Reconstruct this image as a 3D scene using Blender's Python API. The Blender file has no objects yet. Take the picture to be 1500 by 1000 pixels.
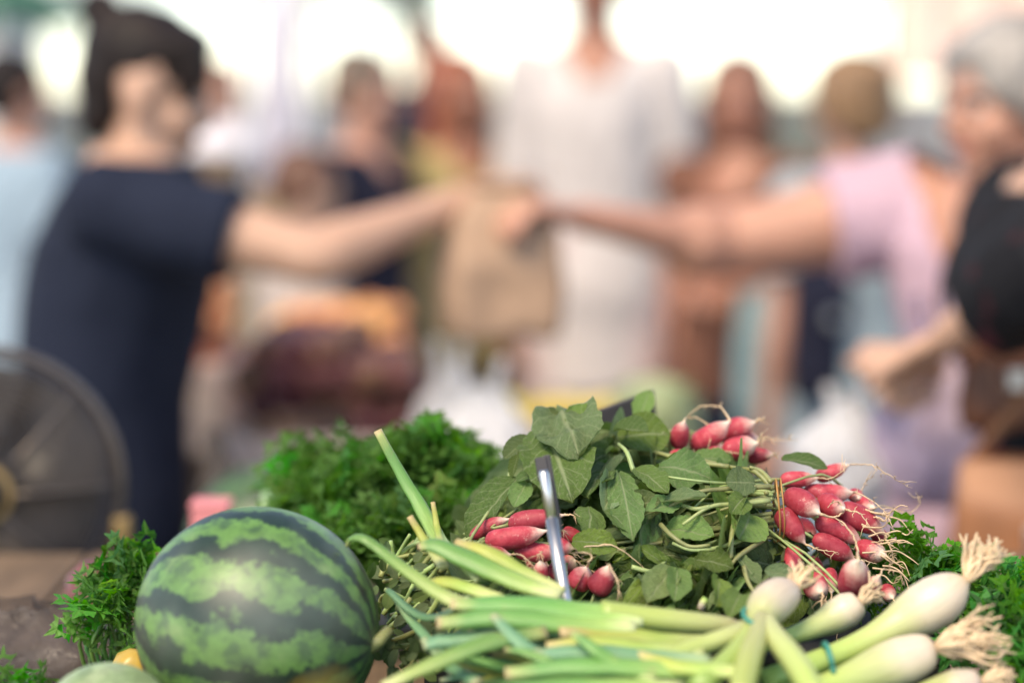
import bpy, math, random
import numpy as np
from mathutils import Vector, Matrix, noise as mnoise

SC = bpy.context.scene
COL = SC.collection
R = math.radians
random.seed(7)

# ------------------------------------------------------------------ camera
CAM_H, PITCH, LENS = 1.5, R(5.98), 85.0
FOCUS = 1.69
cam_d = bpy.data.cameras.new('camera')
cam = bpy.data.objects.new('camera', cam_d)
COL.objects.link(cam)
cam.location = (0, 0, CAM_H)
cam.rotation_euler = (R(90) - PITCH, 0, 0)
cam_d.lens = LENS
cam_d.sensor_width = 36
cam_d.clip_start = 0.05
cam_d.clip_end = 2000
cam_d.dof.use_dof = True
cam_d.dof.focus_distance = FOCUS
cam_d.dof.aperture_fstop = 2.05
SC.camera = cam
FPX = 1500 * LENS / 36.0

# ------------------------------------------------------------------ world and sun
SUN_EL, SUN_AZ = R(52), R(-150)      # azimuth from +Y towards +X
w = bpy.data.worlds.new('World')
SC.world = w
w.use_nodes = True
nt = w.node_tree
bg = nt.nodes['Background']
sky = nt.nodes.new('ShaderNodeTexSky')
sky.sky_type = 'NISHITA'
sky.sun_disc = False
sky.sun_elevation = SUN_EL
sky.sun_rotation = SUN_AZ
sky.altitude = 0
sky.air_density = 0.6
sky.dust_density = 0.3
sky.ozone_density = 0.7
nt.links.new(sky.outputs[0], bg.inputs[0])
bg.inputs[1].default_value = 0.15
sd = bpy.data.lights.new('sun', 'SUN')
sd.energy = 1.5
sd.angle = R(25)
sd.color = (1.0, 0.92, 0.82)
sun = bpy.data.objects.new('sun', sd)
COL.objects.link(sun)
sun.location = (0, 0, 30)
sdir = Vector((math.sin(SUN_AZ) * math.cos(SUN_EL), math.cos(SUN_AZ) * math.cos(SUN_EL), math.sin(SUN_EL)))
sun.rotation_euler = (-sdir).to_track_quat('-Z', 'Y').to_euler()
SC.view_settings.view_transform = 'Standard'
SC.view_settings.look = 'None'
SC.view_settings.gamma = 1.0
SC.view_settings.use_curve_mapping = False
SC.view_settings.exposure = 1.5
SC.view_settings.use_white_balance = True      # the camera's white balance, set for open shade
SC.view_settings.white_balance_temperature = 8300
SC.view_settings.white_balance_tint = 10
SC.render.engine = 'CYCLES'
SC.cycles.use_denoising = True
SC.cycles.max_bounces = 8
SC.cycles.transparent_max_bounces = 12

# ------------------------------------------------------------------ helpers
_f = Vector((0, math.cos(PITCH), -math.sin(PITCH)))
_u = Vector((0, math.sin(PITCH), math.cos(PITCH)))
def W(u, v, Y):
    """the point seen at photo pixel (u, v) that stands Y metres out"""
    d = Vector(((u - 750) / FPX, 0, 0)) + _u * ((500 - v) / FPX) + _f
    return Vector((0, 0, CAM_H)) + d * (Y / d.y)
def PX(n, Y):
    return n / FPX * Y
def lerp(a, b, t):
    return a + (b - a) * t
def sstep(t):
    t = max(0.0, min(1.0, t))
    return t * t * (3 - 2 * t)
def interp(tab, x):
    if x <= tab[0][0]: return tab[0][1]
    for (a, b), (c, d) in zip(tab, tab[1:]):
        if x <= c: return b + (d - b) * (x - a) / (c - a)
    return tab[-1][1]
def c255(r, g, b):
    f = lambda x: (x / 255 / 12.92) if x / 255 <= .04045 else ((x / 255 + .055) / 1.055) ** 2.4
    return (f(r), f(g), f(b))
def spline(pts, n):
    """Catmull-Rom through pts, n samples"""
    P = [Vector(p) for p in pts]
    if len(P) == 2:
        return [P[0].lerp(P[1], i / (n - 1)) for i in range(n)]
    Q = [P[0] * 2 - P[1]] + P + [P[-1] * 2 - P[-2]]
    out = []
    m = len(P) - 1
    for i in range(n):
        t = i / (n - 1) * m
        k = min(int(t), m - 1); t -= k
        a, b, c, d = Q[k], Q[k + 1], Q[k + 2], Q[k + 3]
        out.append(.5 * ((2 * b) + (c - a) * t + (2 * a - 5 * b + 4 * c - d) * t * t + (3 * b - a - 3 * c + d) * t ** 3))
    return out
def rtab(vals, n):
    m = len(vals) - 1
    out = []
    for i in range(n):
        t = i / (n - 1) * m
        k = min(int(t), m - 1)
        out.append(lerp(vals[k], vals[k + 1], t - k))
    return out

class MB:
    def __init__(s):
        s.v, s.f, s.uv = [], [], []
    def add(s, vs, fs, uvs=None):
        o = len(s.v)
        s.v += [tuple(p) for p in vs]
        s.uv += (uvs if uvs else [(.5, .5)] * len(vs))
        s.f += [tuple(i + o for i in q) for q in fs]
        return s
    def tube(s, pts, radii, sides=8, cap=True, flat=1.0, side_hint=None):
        """swept tube; flat squeezes it across side_hint"""
        n = len(pts)
        P = [Vector(p) for p in pts]
        ref = Vector(side_hint) if side_hint is not None else None
        vs, uvs, fs = [], [], []
        prev = None
        for i in range(n):
            t = (P[min(i + 1, n - 1)] - P[max(i - 1, 0)])
            if t.length < 1e-9: t = Vector((0, 0, 1))
            t.normalize()
            if ref is not None: x = ref - t * ref.dot(t)
            elif prev is not None: x = prev - t * prev.dot(t)
            else: x = t.orthogonal()
            if x.length < 1e-6: x = t.orthogonal()
            x.normalize(); prev = x
            y = t.cross(x)
            r = radii[i] if hasattr(radii, '__len__') else radii
            ra, rb = (r if isinstance(r, tuple) else (r, r * flat))
            for k in range(sides):
                a = 2 * math.pi * k / sides
                vs.append(P[i] + x * (math.cos(a) * ra) + y * (math.sin(a) * rb))
                uvs.append((k / sides, i / (n - 1)))
        for i in range(n - 1):
            for k in range(sides):
                k2 = (k + 1) % sides
                fs.append((i * sides + k, i * sides + k2, (i + 1) * sides + k2, (i + 1) * sides + k))
        if cap:
            fs.append(tuple(range(sides))[::-1])
            fs.append(tuple((n - 1) * sides + k for k in range(sides)))
        return s.add(vs, fs, uvs)
    def rings(s, rings, sides=20, cap=True):
        """rings: (centre, xaxis, yaxis) half-axis vectors"""
        vs, fs = [], []
        for c, x, y in rings:
            for k in range(sides):
                a = 2 * math.pi * k / sides
                vs.append(Vector(c) + Vector(x) * math.cos(a) + Vector(y) * math.sin(a))
        n = len(rings)
        for i in range(n - 1):
            for k in range(sides):
                k2 = (k + 1) % sides
                fs.append((i * sides + k, i * sides + k2, (i + 1) * sides + k2, (i + 1) * sides + k))
        if cap:
            fs.append(tuple(range(sides))[::-1])
            fs.append(tuple((n - 1) * sides + k for k in range(sides)))
        return s.add(vs, fs)
    def ell(s, c, ax, ay, az, seg=16, rings=10):
        c = Vector(c); ax = Vector(ax); ay = Vector(ay); az = Vector(az)
        vs = [c - az]
        uvs = [(.5, 0)]
        for i in range(1, rings):
            p = -math.pi / 2 + math.pi * i / rings
            for k in range(seg):
                a = 2 * math.pi * k / seg
                vs.append(c + (ax * math.cos(a) + ay * math.sin(a)) * math.cos(p) + az * math.sin(p))
                uvs.append((k / seg, i / rings))
        vs.append(c + az); uvs.append((.5, 1))
        fs = [(0, 1 + (k + 1) % seg, 1 + k) for k in range(seg)]
        for i in range(rings - 2):
            for k in range(seg):
                a, b = 1 + i * seg + k, 1 + i * seg + (k + 1) % seg
                fs.append((a, b, b + seg, a + seg))
        L = len(vs) - 1
        o = 1 + (rings - 2) * seg
        fs += [(o + k, o + (k + 1) % seg, L) for k in range(seg)]
        return s.add(vs, fs, uvs)
    def ball(s, c, r, seg=16, rings=10):
        return s.ell(c, (r, 0, 0), (0, r, 0), (0, 0, r), seg, rings)
    def box(s, lo, hi, M=None):
        x0, y0, z0 = lo; x1, y1, z1 = hi
        vs = [Vector(p) for p in ((x0,y0,z0),(x1,y0,z0),(x1,y1,z0),(x0,y1,z0),(x0,y0,z1),(x1,y0,z1),(x1,y1,z1),(x0,y1,z1))]
        if M is not None: vs = [M @ p for p in vs]
        return s.add(vs, [(0,3,2,1),(4,5,6,7),(0,1,5,4),(1,2,6,5),(2,3,7,6),(3,0,4,7)])
    def mesh(s, name, smooth=True, off=None):
        m = bpy.data.meshes.new(name)
        vs = s.v if off is None else [(p[0] - off[0], p[1] - off[1], p[2] - off[2]) for p in s.v]
        m.from_pydata(vs, [], s.f)
        uvl = m.uv_layers.new(name='UVMap')
        li = np.zeros(len(m.loops), dtype=np.int32)
        m.loops.foreach_get('vertex_index', li)
        uvl.data.foreach_set('uv', np.array(s.uv, dtype=np.float32)[li].ravel())
        if smooth: m.polygons.foreach_set('use_smooth', [True] * len(m.polygons))
        m.update()
        return m

def org(p):
    return p.location if p is not None else Vector((0, 0, 0))
def worg(o):
    v = Vector((0, 0, 0))
    while o is not None:
        v = v + o.location; o = o.parent
    return v
def link(name, mesh, mat, parent=None, loc=None):
    o = bpy.data.objects.new(name, mesh)
    COL.objects.link(o)
    if mat is not None and not mesh.materials: mesh.materials.append(mat)
    if parent is not None: o.parent = parent
    if loc is not None: o.location = loc
    return o
def part(name, mb, mat, parent, smooth=True, kind=None, bevel=0):
    """world-space geometry as a child of parent"""
    o = link(name, mb.mesh(name, smooth, worg(parent)), mat, parent)
    if kind: o['kind'] = kind
    if bevel:
        b = o.modifiers.new('bevel', 'BEVEL'); b.width = bevel; b.segments = 2; b.limit_method = 'ANGLE'
    return o
def tag(o, label, cat, group=None, kind=None):
    o['label'] = label; o['category'] = cat
    if group: o['group'] = group
    if kind: o['kind'] = kind
    return o
def thing(name, label, cat, loc, group=None):
    o = bpy.data.objects.new(name, None)
    COL.objects.link(o)
    o.empty_display_size = .05
    o.location = loc
    return tag(o, label, cat, group)
def solo(name, mb, mat, label, cat, loc, group=None, smooth=True):
    """a thing that is one mesh, its origin at loc"""
    o = link(name, mb.mesh(name, smooth, loc), mat, None, loc)
    return tag(o, label, cat, group)
def remesh(mb, name, voxel, smooth=4, off=None):
    m = mb.mesh(name, True, off)
    t = bpy.data.objects.new('tmp', m)
    COL.objects.link(t)
    r = t.modifiers.new('r', 'REMESH'); r.mode = 'VOXEL'; r.voxel_size = voxel; r.use_smooth_shade = True
    if smooth:
        q = t.modifiers.new('s', 'SMOOTH'); q.factor = .5; q.iterations = smooth
    dg = bpy.context.evaluated_depsgraph_get()
    dg.update()
    out = bpy.data.meshes.new_from_object(t.evaluated_get(dg), depsgraph=dg)
    out.name = name
    bpy.data.objects.remove(t)
    bpy.data.meshes.remove(m)
    out.polygons.foreach_set('use_smooth', [True] * len(out.polygons))
    return out

# ------------------------------------------------------------------ materials
class NT:
    def __init__(s, name):
        s.m = bpy.data.materials.new(name); s.m.use_nodes = True
        s.t = s.m.node_tree
        s.b = s.t.nodes['Principled BSDF']
    def n(s, typ, **kw):
        x = s.t.nodes.new('ShaderNode' + typ)
        for k, v in kw.items(): setattr(x, k, v)
        return x
    def l(s, a, b): s.t.links.new(a, b)
    def val(s, x, inp):
        if hasattr(x, 'is_output'): s.l(x, inp)
        else: inp.default_value = x
    def math(s, op, a, b=None, c=None, clamp=False):
        x = s.n('Math', operation=op, use_clamp=clamp)
        s.val(a, x.inputs[0])
        if b is not None: s.val(b, x.inputs[1])
        if c is not None: s.val(c, x.inputs[2])
        return x.outputs[0]
    def mix(s, fac, a, b):
        x = s.n('Mix', data_type='RGBA')
        s.val(fac, x.inputs[0])
        s.val(a if hasattr(a, 'is_output') else (*a, 1), x.inputs[6])
        s.val(b if hasattr(b, 'is_output') else (*b, 1), x.inputs[7])
        return x.outputs[2]
    def noise(s, scale, detail=3, rough=.55, vec=None, dist=0):
        x = s.n('TexNoise'); x.inputs['Scale'].default_value = scale
        x.inputs['Detail'].default_value = detail; x.inputs['Roughness'].default_value = rough
        x.inputs['Distortion'].default_value = dist
        if vec is not None: s.l(vec, x.inputs['Vector'])
        return x.outputs[0]
    def ramp(s, fac, stops):
        x = s.n('ValToRGB'); s.l(fac, x.inputs[0])
        e = x.color_ramp.elements
        while len(e) < len(stops): e.new(.5)
        for q, (p, c) in zip(e, stops):
            q.position = p; q.color = (*c, 1) if len(c) == 3 else c
        return x.outputs[0]
    def rng(s, x, a, b, c=0.0, d=1.0):
        m = s.n('MapRange', clamp=True)
        s.l(x, m.inputs[0])
        for i, q in enumerate((a, b, c, d)): m.inputs[i + 1].default_value = q
        return m.outputs[0]
    def bump(s, h, strength=.3, dist=.002):
        x = s.n('Bump'); x.inputs['Strength'].default_value = strength; x.inputs['Distance'].default_value = dist
        s.l(h, x.inputs['Height']); s.l(x.outputs[0], s.b.inputs['Normal'])
    def objco(s):
        return s.n('TexCoord').outputs['Object']
    def hsv(s, col, h=.5, sat=1.0, v=1.0):
        x = s.n('HueSaturation')
        s.val(h, x.inputs[0]); s.val(sat, x.inputs[1]); s.val(v, x.inputs[2]); s.l(col, x.inputs[4])
        return x.outputs[0]

def plain(name, col, rough=.6, var=.18, scale=25, bump=0.0, bscale=120, metal=0.0, rand=0.0, spec=.5, sss=0.0, stretch=None):
    k = NT(name)
    vec = k.objco()
    if stretch:
        mp = k.n('Mapping'); mp.inputs['Scale'].default_value = stretch; k.l(vec, mp.inputs[0]); vec = mp.outputs[0]
    nz = k.noise(scale, 4, .6, vec)
    lo = tuple(x * (1 - var) for x in col); hi = tuple(min(1, x * (1 + var)) for x in col)
    c = k.mix(k.rng(nz, .3, .7), lo, hi)
    if rand:
        oi = k.n('ObjectInfo')
        c = k.hsv(c, k.rng(oi.outputs['Random'], 0, 1, .5 - rand * .12, .5 + rand * .12), 1.0, k.rng(oi.outputs['Random'], 0, 1, 1 - rand, 1 + rand))
    k.l(c, k.b.inputs['Base Color'])
    k.b.inputs['Roughness'].default_value = rough
    k.b.inputs['Metallic'].default_value = metal
    k.b.inputs['Specular IOR Level'].default_value = spec
    if sss:
        k.b.inputs['Subsurface Weight'].default_value = sss
        k.b.inputs['Subsurface Radius'].default_value = (.012, .005, .003)
        k.b.inputs['Subsurface Scale'].default_value = 1.0
    if bump: k.bump(k.noise(bscale, 4, .6, vec), bump, .004)
    return k.m

def leaf_mat(name, col, light, vein=.35, rough=.55, rand=.35, dust=None, trans=.25, yellow=.0, freq=7.0, pucker=0.0):
    k = NT(name)
    uv = k.n('TexCoord').outputs['UV']
    mp = k.n('Mapping'); mp.inputs['Scale'].default_value = (.10, .17, 1); k.l(uv, mp.inputs[0]); uvn = mp.outputs[0]
    sp = k.n('SeparateXYZ'); k.l(uv, sp.inputs[0])
    s = k.math('ABSOLUTE', k.math('MULTIPLY_ADD', sp.outputs[0], 2.0, -1.0))
    wob = k.noise(6, 2, .5, uv)
    ph = k.math('ADD', k.math('MULTIPLY_ADD', sp.outputs[1], freq, k.math('MULTIPLY', s, -freq * .28)), k.math('MULTIPLY', wob, .6))
    fr = k.math('ABSOLUTE', k.math('SUBTRACT', k.math('FRACT', ph), .5))
    lat = k.rng(fr, 0.0, .10, 1.0, 0.0)
    mid = k.rng(s, .02, .09, 1.0, 0.0)
    v = k.math('MAXIMUM', mid, k.math('MULTIPLY', lat, .55))
    oc = k.objco()
    oi = k.n('ObjectInfo').outputs['Random']
    nz = k.noise(55, 4, .6, oc)
    base = k.mix(k.rng(nz, .3, .7), tuple(x * .8 for x in col), tuple(x * 1.2 for x in col))
    base = k.hsv(base, k.rng(k.math('FRACT', k.math('MULTIPLY', oi, 7.3)), 0, 1, .5 - .04 * rand, .5 + .06 * rand), k.rng(k.math('FRACT', k.math('MULTIPLY', oi, 3.7)), 0, 1, 1.2, .75), k.rng(oi, 0, 1, 1 - rand, 1 + rand))
    if dust:
        base = k.mix(k.math('MULTIPLY', k.rng(k.noise(30, 5, .7, oc), .52, .78), .6), base, dust)
    if yellow:
        base = k.mix(k.math('MULTIPLY', k.rng(k.noise(11, 3, .6, oc), .58, .75), yellow), base, (.28, .24, .04))
    col2 = k.mix(k.math('MULTIPLY', v, vein), base, light)
    k.l(col2, k.b.inputs['Base Color'])
    k.b.inputs['Roughness'].default_value = rough
    k.b.inputs['Specular IOR Level'].default_value = .28
    h = k.math('ADD', k.math('MULTIPLY', v, -.6), k.math('MULTIPLY_ADD', k.noise(75, 5, .62, uvn), pucker, k.math('MULTIPLY', k.noise(140, 4, .65, oc), .9)))
    k.bump(h, .8, .0020)
    tr = k.n('BsdfTranslucent'); k.l(k.hsv(col2, .49, 1.2, 1.5), tr.inputs[0])
    mx = k.n('MixShader'); mx.inputs[0].default_value = trans
    out = k.t.nodes['Material Output']
    k.l(k.b.outputs[0], mx.inputs[1]); k.l(tr.outputs[0], mx.inputs[2]); k.l(mx.outputs[0], out.inputs[0])
    return k.m

def radish_mat():
    k = NT('radish_skin')
    tc = k.n('TexCoord')
    sp = k.n('SeparateXYZ'); k.l(tc.outputs['UV'], sp.inputs[0])
    oc = tc.outputs['Object']
    oi = k.n('ObjectInfo').outputs['Random']
    fine = k.noise(160, 5, .7, oc)
    big = k.noise(45, 4, .6, oc)
    red = k.mix(k.rng(fine, .3, .75), (.36, .022, .042), (.56, .085, .11))
    red = k.hsv(red, .5, 1.0, k.rng(oi, 0, 1, .75, 1.2))
    # white tip, ragged edge, its reach differing from root to root
    edge = k.math('ADD', sp.outputs[1], k.math('MULTIPLY_ADD', big, .42, k.math('MULTIPLY_ADD', fine, .30, -.36)))
    edge = k.math('ADD', edge, k.rng(oi, 0, 1, -.08, .08))
    c = k.mix(k.rng(edge, .56, .90), red, (.78, .62, .50))
    # pale scuffs and earth
    sc = k.rng(k.noise(190, 5, .85, oc), .58, .70)
    c = k.mix(k.math('MULTIPLY', sc, .6), c, (.75, .48, .42))
    dirt = k.rng(k.noise(46, 6, .8, oc), .57, .70)
    c = k.mix(k.math('MULTIPLY', dirt, k.rng(oi, .35, 1, 0, .75)), c, (.10, .055, .035))
    k.l(c, k.b.inputs['Base Color'])
    k.b.inputs['Roughness'].default_value = .5
    k.b.inputs['Specular IOR Level'].default_value = .35
    k.b.inputs['Subsurface Weight'].default_value = .12
    k.b.inputs['Subsurface Radius'].default_value = (.004, .001, .001)
    k.b.inputs['Subsurface Scale'].default_value = 1.0
    k.bump(k.math('ADD', fine, k.math('MULTIPLY', dirt, .8)), .35, .001)
    return k.m

def melon_mat(name, light, dark, n=9, spot=True):
    k = NT(name)
    oc = k.objco()
    sp = k.n('SeparateXYZ'); k.l(oc, sp.inputs[0])
    big = k.noise(22, 5, .68, oc)
    fine = k.noise(62, 9, .80, oc)
    ang = k.math('ARCTAN2', sp.outputs[2], sp.outputs[1])      # stripes run along local X
    ph = k.math('MULTIPLY_ADD', ang, n / (2 * math.pi), k.math('MULTIPLY_ADD', big, 1.5, k.math('MULTIPLY_ADD', fine, .95, 0)))
    fr = k.math('ABSOLUTE', k.math('MULTIPLY_ADD', k.math('FRACT', ph), 2.0, -1.0))
    m = k.rng(fr, .46, .62)
    a = k.mix(k.rng(fine, .35, .68), tuple(x * .62 for x in light), tuple(x * 1.3 for x in light))
    blotch = k.rng(k.noise(34, 3, .6, oc), .58, .74)
    a = k.mix(k.math('MULTIPLY', blotch, .5), a, (.22, .30, .11))
    a = k.mix(k.math('MULTIPLY', k.rng(k.noise(85, 4, .7, oc), .49, .60), .62), a, tuple(x * 2.0 for x in dark))
    b = k.mix(k.rng(fine, .3, .7), tuple(x * .6 for x in dark), tuple(x * 1.5 for x in dark))
    c = k.mix(m, a, b)
    if spot:   # the pale yellow patch where it lay on the ground
        dv = k.n('VectorMath', operation='DISTANCE'); k.l(oc, dv.inputs[0]); dv.inputs[1].default_value = (.068, -.034, -.052)
        c = k.mix(k.math('MULTIPLY', k.rng(k.math('MULTIPLY_ADD', fine, .012, dv.outputs['Value']), .026, .046, 1, 0), .9), c, (.50, .33, .05))
    # thin wax bloom
    c = k.mix(k.math('MULTIPLY', k.rng(k.noise(9, 3, .6, oc), .45, .75), .22), c, (.42, .47, .40))
    k.l(c, k.b.inputs['Base Color'])
    k.l(k.rng(big, .3, .7, .36, .5), k.b.inputs['Roughness'])
    k.b.inputs['Specular IOR Level'].default_value = .6
    k.bump(fine, .08, .002)
    return k.m

def onion_mat(name, stops, rough=.38, streak=.25):
    """colour runs along the plant (UV v)"""
    k = NT(name)
    tc = k.n('TexCoord')
    sp = k.n('SeparateXYZ'); k.l(tc.outputs['UV'], sp.inputs[0])
    oi = k.n('ObjectInfo').outputs['Random']
    nz = k.noise(30, 3, .6, tc.outputs['Object'])
    t = k.math('ADD', sp.outputs[1], k.math('MULTIPLY_ADD', nz, .12, -.06))
    c = k.ramp(t, stops)
    mp = k.n('Mapping'); mp.inputs['Scale'].default_value = (26, 1.2, 1); k.l(tc.outputs['UV'], mp.inputs[0])
    st = k.noise(4, 3, .6, mp.outputs[0])
    c = k.hsv(c, k.rng(oi, 0, 1, .485, .51), 1.0, k.math('MULTIPLY', k.rng(st, .3, .7, 1 - streak, 1 + streak), k.rng(oi, 0, 1, .85, 1.15)))
    soil = k.rng(k.noise(55, 5, .75, tc.outputs['Object']), .60, .74)
    c = k.mix(k.math('MULTIPLY', soil, .35), c, (.33, .22, .12))
    k.l(c, k.b.inputs['Base Color'])
    k.b.inputs['Roughness'].default_value = rough
    k.b.inputs['Subsurface Weight'].default_value = .15
    k.b.inputs['Subsurface Radius'].default_value = (.006, .006, .003)
    k.b.inputs['Subsurface Scale'].default_value = 1.0
    k.bump(st, .22, .0015)
    return k.m

def cloth_mat(name, col, var=.12, rough=.9, bump=.35, patch=None):
    k = NT(name)
    oc = k.objco()
    c = k.mix(k.rng(k.noise(9, 3, .6, oc), .3, .7), tuple(x * (1 - var) for x in col), tuple(min(1, x * (1 + var)) for x in col))
    if patch:
        c = k.mix(k.rng(k.noise(11, 2, .5, oc), .66, .71), c, patch)
    k.l(c, k.b.inputs['Base Color'])
    k.b.inputs['Roughness'].default_value = rough
    k.b.inputs['Specular IOR Level'].default_value = .2
    mp = k.n('Mapping'); mp.inputs['Scale'].default_value = (1, 1, .45); k.l(oc, mp.inputs[0])
    k.bump(k.noise(16, 3, .5, mp.outputs[0], 1.2), bump, .03)
    return k.m

def film_mat(name, col, alpha=.75, rough=.25):
    """thin plastic film"""
    k = NT(name)
    oc = k.objco()
    c = k.mix(k.noise(14, 3, .6, oc), tuple(x * .85 for x in col), col)
    k.l(c, k.b.inputs['Base Color'])
    k.b.inputs['Roughness'].default_value = rough
    k.bump(k.noise(45, 4, .7, oc, 1.5), .6, .01)
    tr = k.n('BsdfTranslucent'); tr.inputs[0].default_value = (*col, 1)
    m1 = k.n('MixShader'); m1.inputs[0].default_value = .35
    tp = k.n('BsdfTransparent')
    m2 = k.n('MixShader'); m2.inputs[0].default_value = alpha
    k.l(k.b.outputs[0], m1.inputs[1]); k.l(tr.outputs[0], m1.inputs[2])
    k.l(tp.outputs[0], m2.inputs[1]); k.l(m1.outputs[0], m2.inputs[2])
    k.l(m2.outputs[0], k.t.nodes['Material Output'].inputs[0])
    return k.m

def paving_mat():
    k = NT('paving')
    oc = k.objco()
    br = k.n('TexBrick'); k.l(oc, br.inputs['Vector'])
    br.inputs['Scale'].default_value = 1.6
    br.inputs['Color1'].default_value = (.24, .22, .20, 1); br.inputs['Color2'].default_value = (.19, .18, .165, 1)
    br.inputs['Mortar'].default_value = (.08, .075, .07, 1); br.inputs['Mortar Size'].default_value = .012
    c = k.mix(k.math('MULTIPLY', k.noise(3, 5, .7, oc), .6), br.outputs[0], (.13, .12, .11))
    k.l(c, k.b.inputs['Base Color']); k.b.inputs['Roughness'].default_value = .85
    k.bump(k.noise(40, 4, .7, oc), .3, .01)
    return k.m

M = {}
M['radish'] = radish_mat()
M['radish_root'] = plain('radish_root', (.62, .45, .28), .6, .3, 60, .2, 200)
M['rleaf'] = leaf_mat('radish_leaf', (.200, .312, .100), (.42, .48, .27), .6, .58, .42, dust=(.36, .37, .24), trans=.22, pucker=3.0)
M['rstalk'] = plain('radish_stalk', (.27, .32, .13), .45, .35, 40, .2, 150, rand=.3, sss=.1)
M['parsley'] = leaf_mat('parsley_leaf', (.098, .315, .052), (.20, .42, .10), .4, .45, .55, trans=.42, yellow=.4, freq=4)
M['pstalk'] = plain('parsley_stalk', (.10, .24, .05), .45, .3, 40, rand=.3)
M['purslane'] = leaf_mat('purslane_leaf', (.17, .25, .10), (.34, .38, .2), .35, .5, .3, trans=.2)
M['pustalk'] = plain('purslane_stalk', (.28, .34, .12), .45, .3, 30, .1, 150, rand=.35, sss=.1)
M['bulb'] = onion_mat('onion_bulb', [(0, (.45, .32, .2)), (.07, (.58, .45, .33)), (.2, (.58, .48, .38)), (.36, (.57, .50, .37)), (.50, (.46, .47, .23)), (.75, (.40, .50, .14)), (1, (.25, .40, .10))], .30, .10)
M['oleaf'] = onion_mat('onion_leaf', [(0, (.58, .62, .30)), (.18, (.30, .44, .12)), (.5, (.13, .30, .07)), (.85, (.12, .28, .075)), (.97, (.30, .36, .12)), (1, (.42, .33, .18))], .40, .25)
M['oleaf_y'] = onion_mat('onion_leaf_yellowing', [(0, (.55, .58, .25)), (.4, (.30, .42, .09)), (.8, (.37, .40, .08)), (1, (.48, .38, .18))], .45, .25)
M['oleaf_b'] = onion_mat('onion_leaf_bluish', [(0, (.36, .46, .24)), (.4, (.12, .26, .12)), (.9, (.12, .27, .14)), (1, (.36, .36, .2))], .5, .2)
M['oroot'] = plain('onion_root', (.66, .49, .31), .7, .35, 60, .2, 200)
M['band_teal'] = plain('rubber_band', (.03, .26, .20), .5, .1, 60)
M['tie'] = plain('raffia_tie', (.40, .20, .06), .6, .3, 80)
M['melon'] = melon_mat('watermelon_rind', (.10, .225, .05), (.010, .026, .015), 12)
M['melon_far'] = melon_mat('watermelon_rind_far', (.09, .18, .06), (.015, .04, .02), 10, False)
M['melon_pale'] = melon_mat('melon_pale_rind', (.30, .38, .20), (.20, .28, .13), 10, False)
M['chrome'] = plain('polished_steel', (.62, .60, .58), .36, .12, 30, metal=1.0)
M['dark_metal'] = plain('dark_metal', (.030, .028, .030), .45, .2, 40)
M['slate'] = plain('slate_board', (.022, .021, .024), .75, .25, 30, .2, 90)
M['wood'] = plain('crate_wood', (.40, .29, .18), .75, .3, 7, .4, 60, stretch=(1, 1, 6), rand=.15)
M['wood_dk'] = plain('table_wood', (.17, .11, .065), .75, .3, 7, .4, 60, stretch=(6, 1, 6))
M['plastic_bk'] = plain('black_plastic', (.014, .014, .013), .8, .2, 50, .15, 200)
M['plastic_gn'] = plain('green_plastic', (.02, .07, .035), .5, .2, 50, .15, 200)
M['bag_white'] = film_mat('white_bag_film', (.86, .86, .87), .93)
M['bag_lilac'] = film_mat('lilac_bag_film', (.66, .53, .68), .9)
M['bag_clear'] = film_mat('clear_bag_film', (.17, .14, .125), .6)
M['kraft'] = plain('kraft_paper', (.42, .27, .18), .8, .15, 14, .5, 30)
M['tan'] = plain('tan_leather', (.30, .125, .055), .5, .2, 18, .25, 160)
M['brown_bag'] = plain('brown_leather', (.16, .06, .032), .5, .25, 18, .25, 160)
M['skin_a'] = plain('skin_light', (.54, .32, .225), .5, .08, 14, .08, 300, sss=.15)
M['skin_b'] = plain('skin_tan', (.38, .165, .105), .5, .1, 14, .08, 300, sss=.15)
M['skin_c'] = plain('skin_rosy', (.52, .265, .185), .5, .1, 14, .08, 300, sss=.15)
M['hair_dk'] = plain('hair_dark', (.016, .010, .009), .6, .5, 30, .4, 70, spec=.25, stretch=(1, 1, .2))
M['hair_gr'] = plain('hair_grey', (.30, .275, .25), .5, .45, 26, .6, 70, stretch=(1, 1, .2))
M['hair_salt'] = plain('hair_dark_grey', (.085, .085, .09), .5, .45, 26, .6, 70, stretch=(1, 1, .2))
M['hair_br'] = plain('hair_brown', (.13, .055, .032), .45, .45, 26, .6, 70, stretch=(1, 1, .2))
M['hair_ash'] = plain('hair_ash', (.15, .105, .075), .55, .4, 26, .5, 70, stretch=(1, 1, .2))
M['hair_bl'] = plain('hair_blond', (.25, .14, .07), .5, .4, 26, .6, 70, stretch=(1, 1, .2))
M['hair_rd'] = plain('hair_copper', (.30, .075, .030), .5, .4, 26, .6, 70, stretch=(1, 1, .2))
M['lips'] = plain('lips', (.36, .10, .085), .45, .1, 60)
M['eye'] = plain('eye', (.55, .52, .5), .2, .05, 60)
M['iris'] = plain('iris', (.02, .013, .01), .2, .1, 60)
M['shoe'] = plain('shoe_leather', (.04, .032, .028), .5, .2, 30)
M['sandal'] = plain('shoe_tan', (.28, .18, .1), .6, .2, 30)
M['ground'] = paving_mat()

# ------------------------------------------------------------------ ground
g = MB(); g.add([(-300, -300, 0), (300, -300, 0), (300, 900, 0), (-300, 900, 0)], [(0, 1, 2, 3)])
go = link('ground', g.mesh('ground', False), M['ground']); go['kind'] = 'structure'

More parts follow.
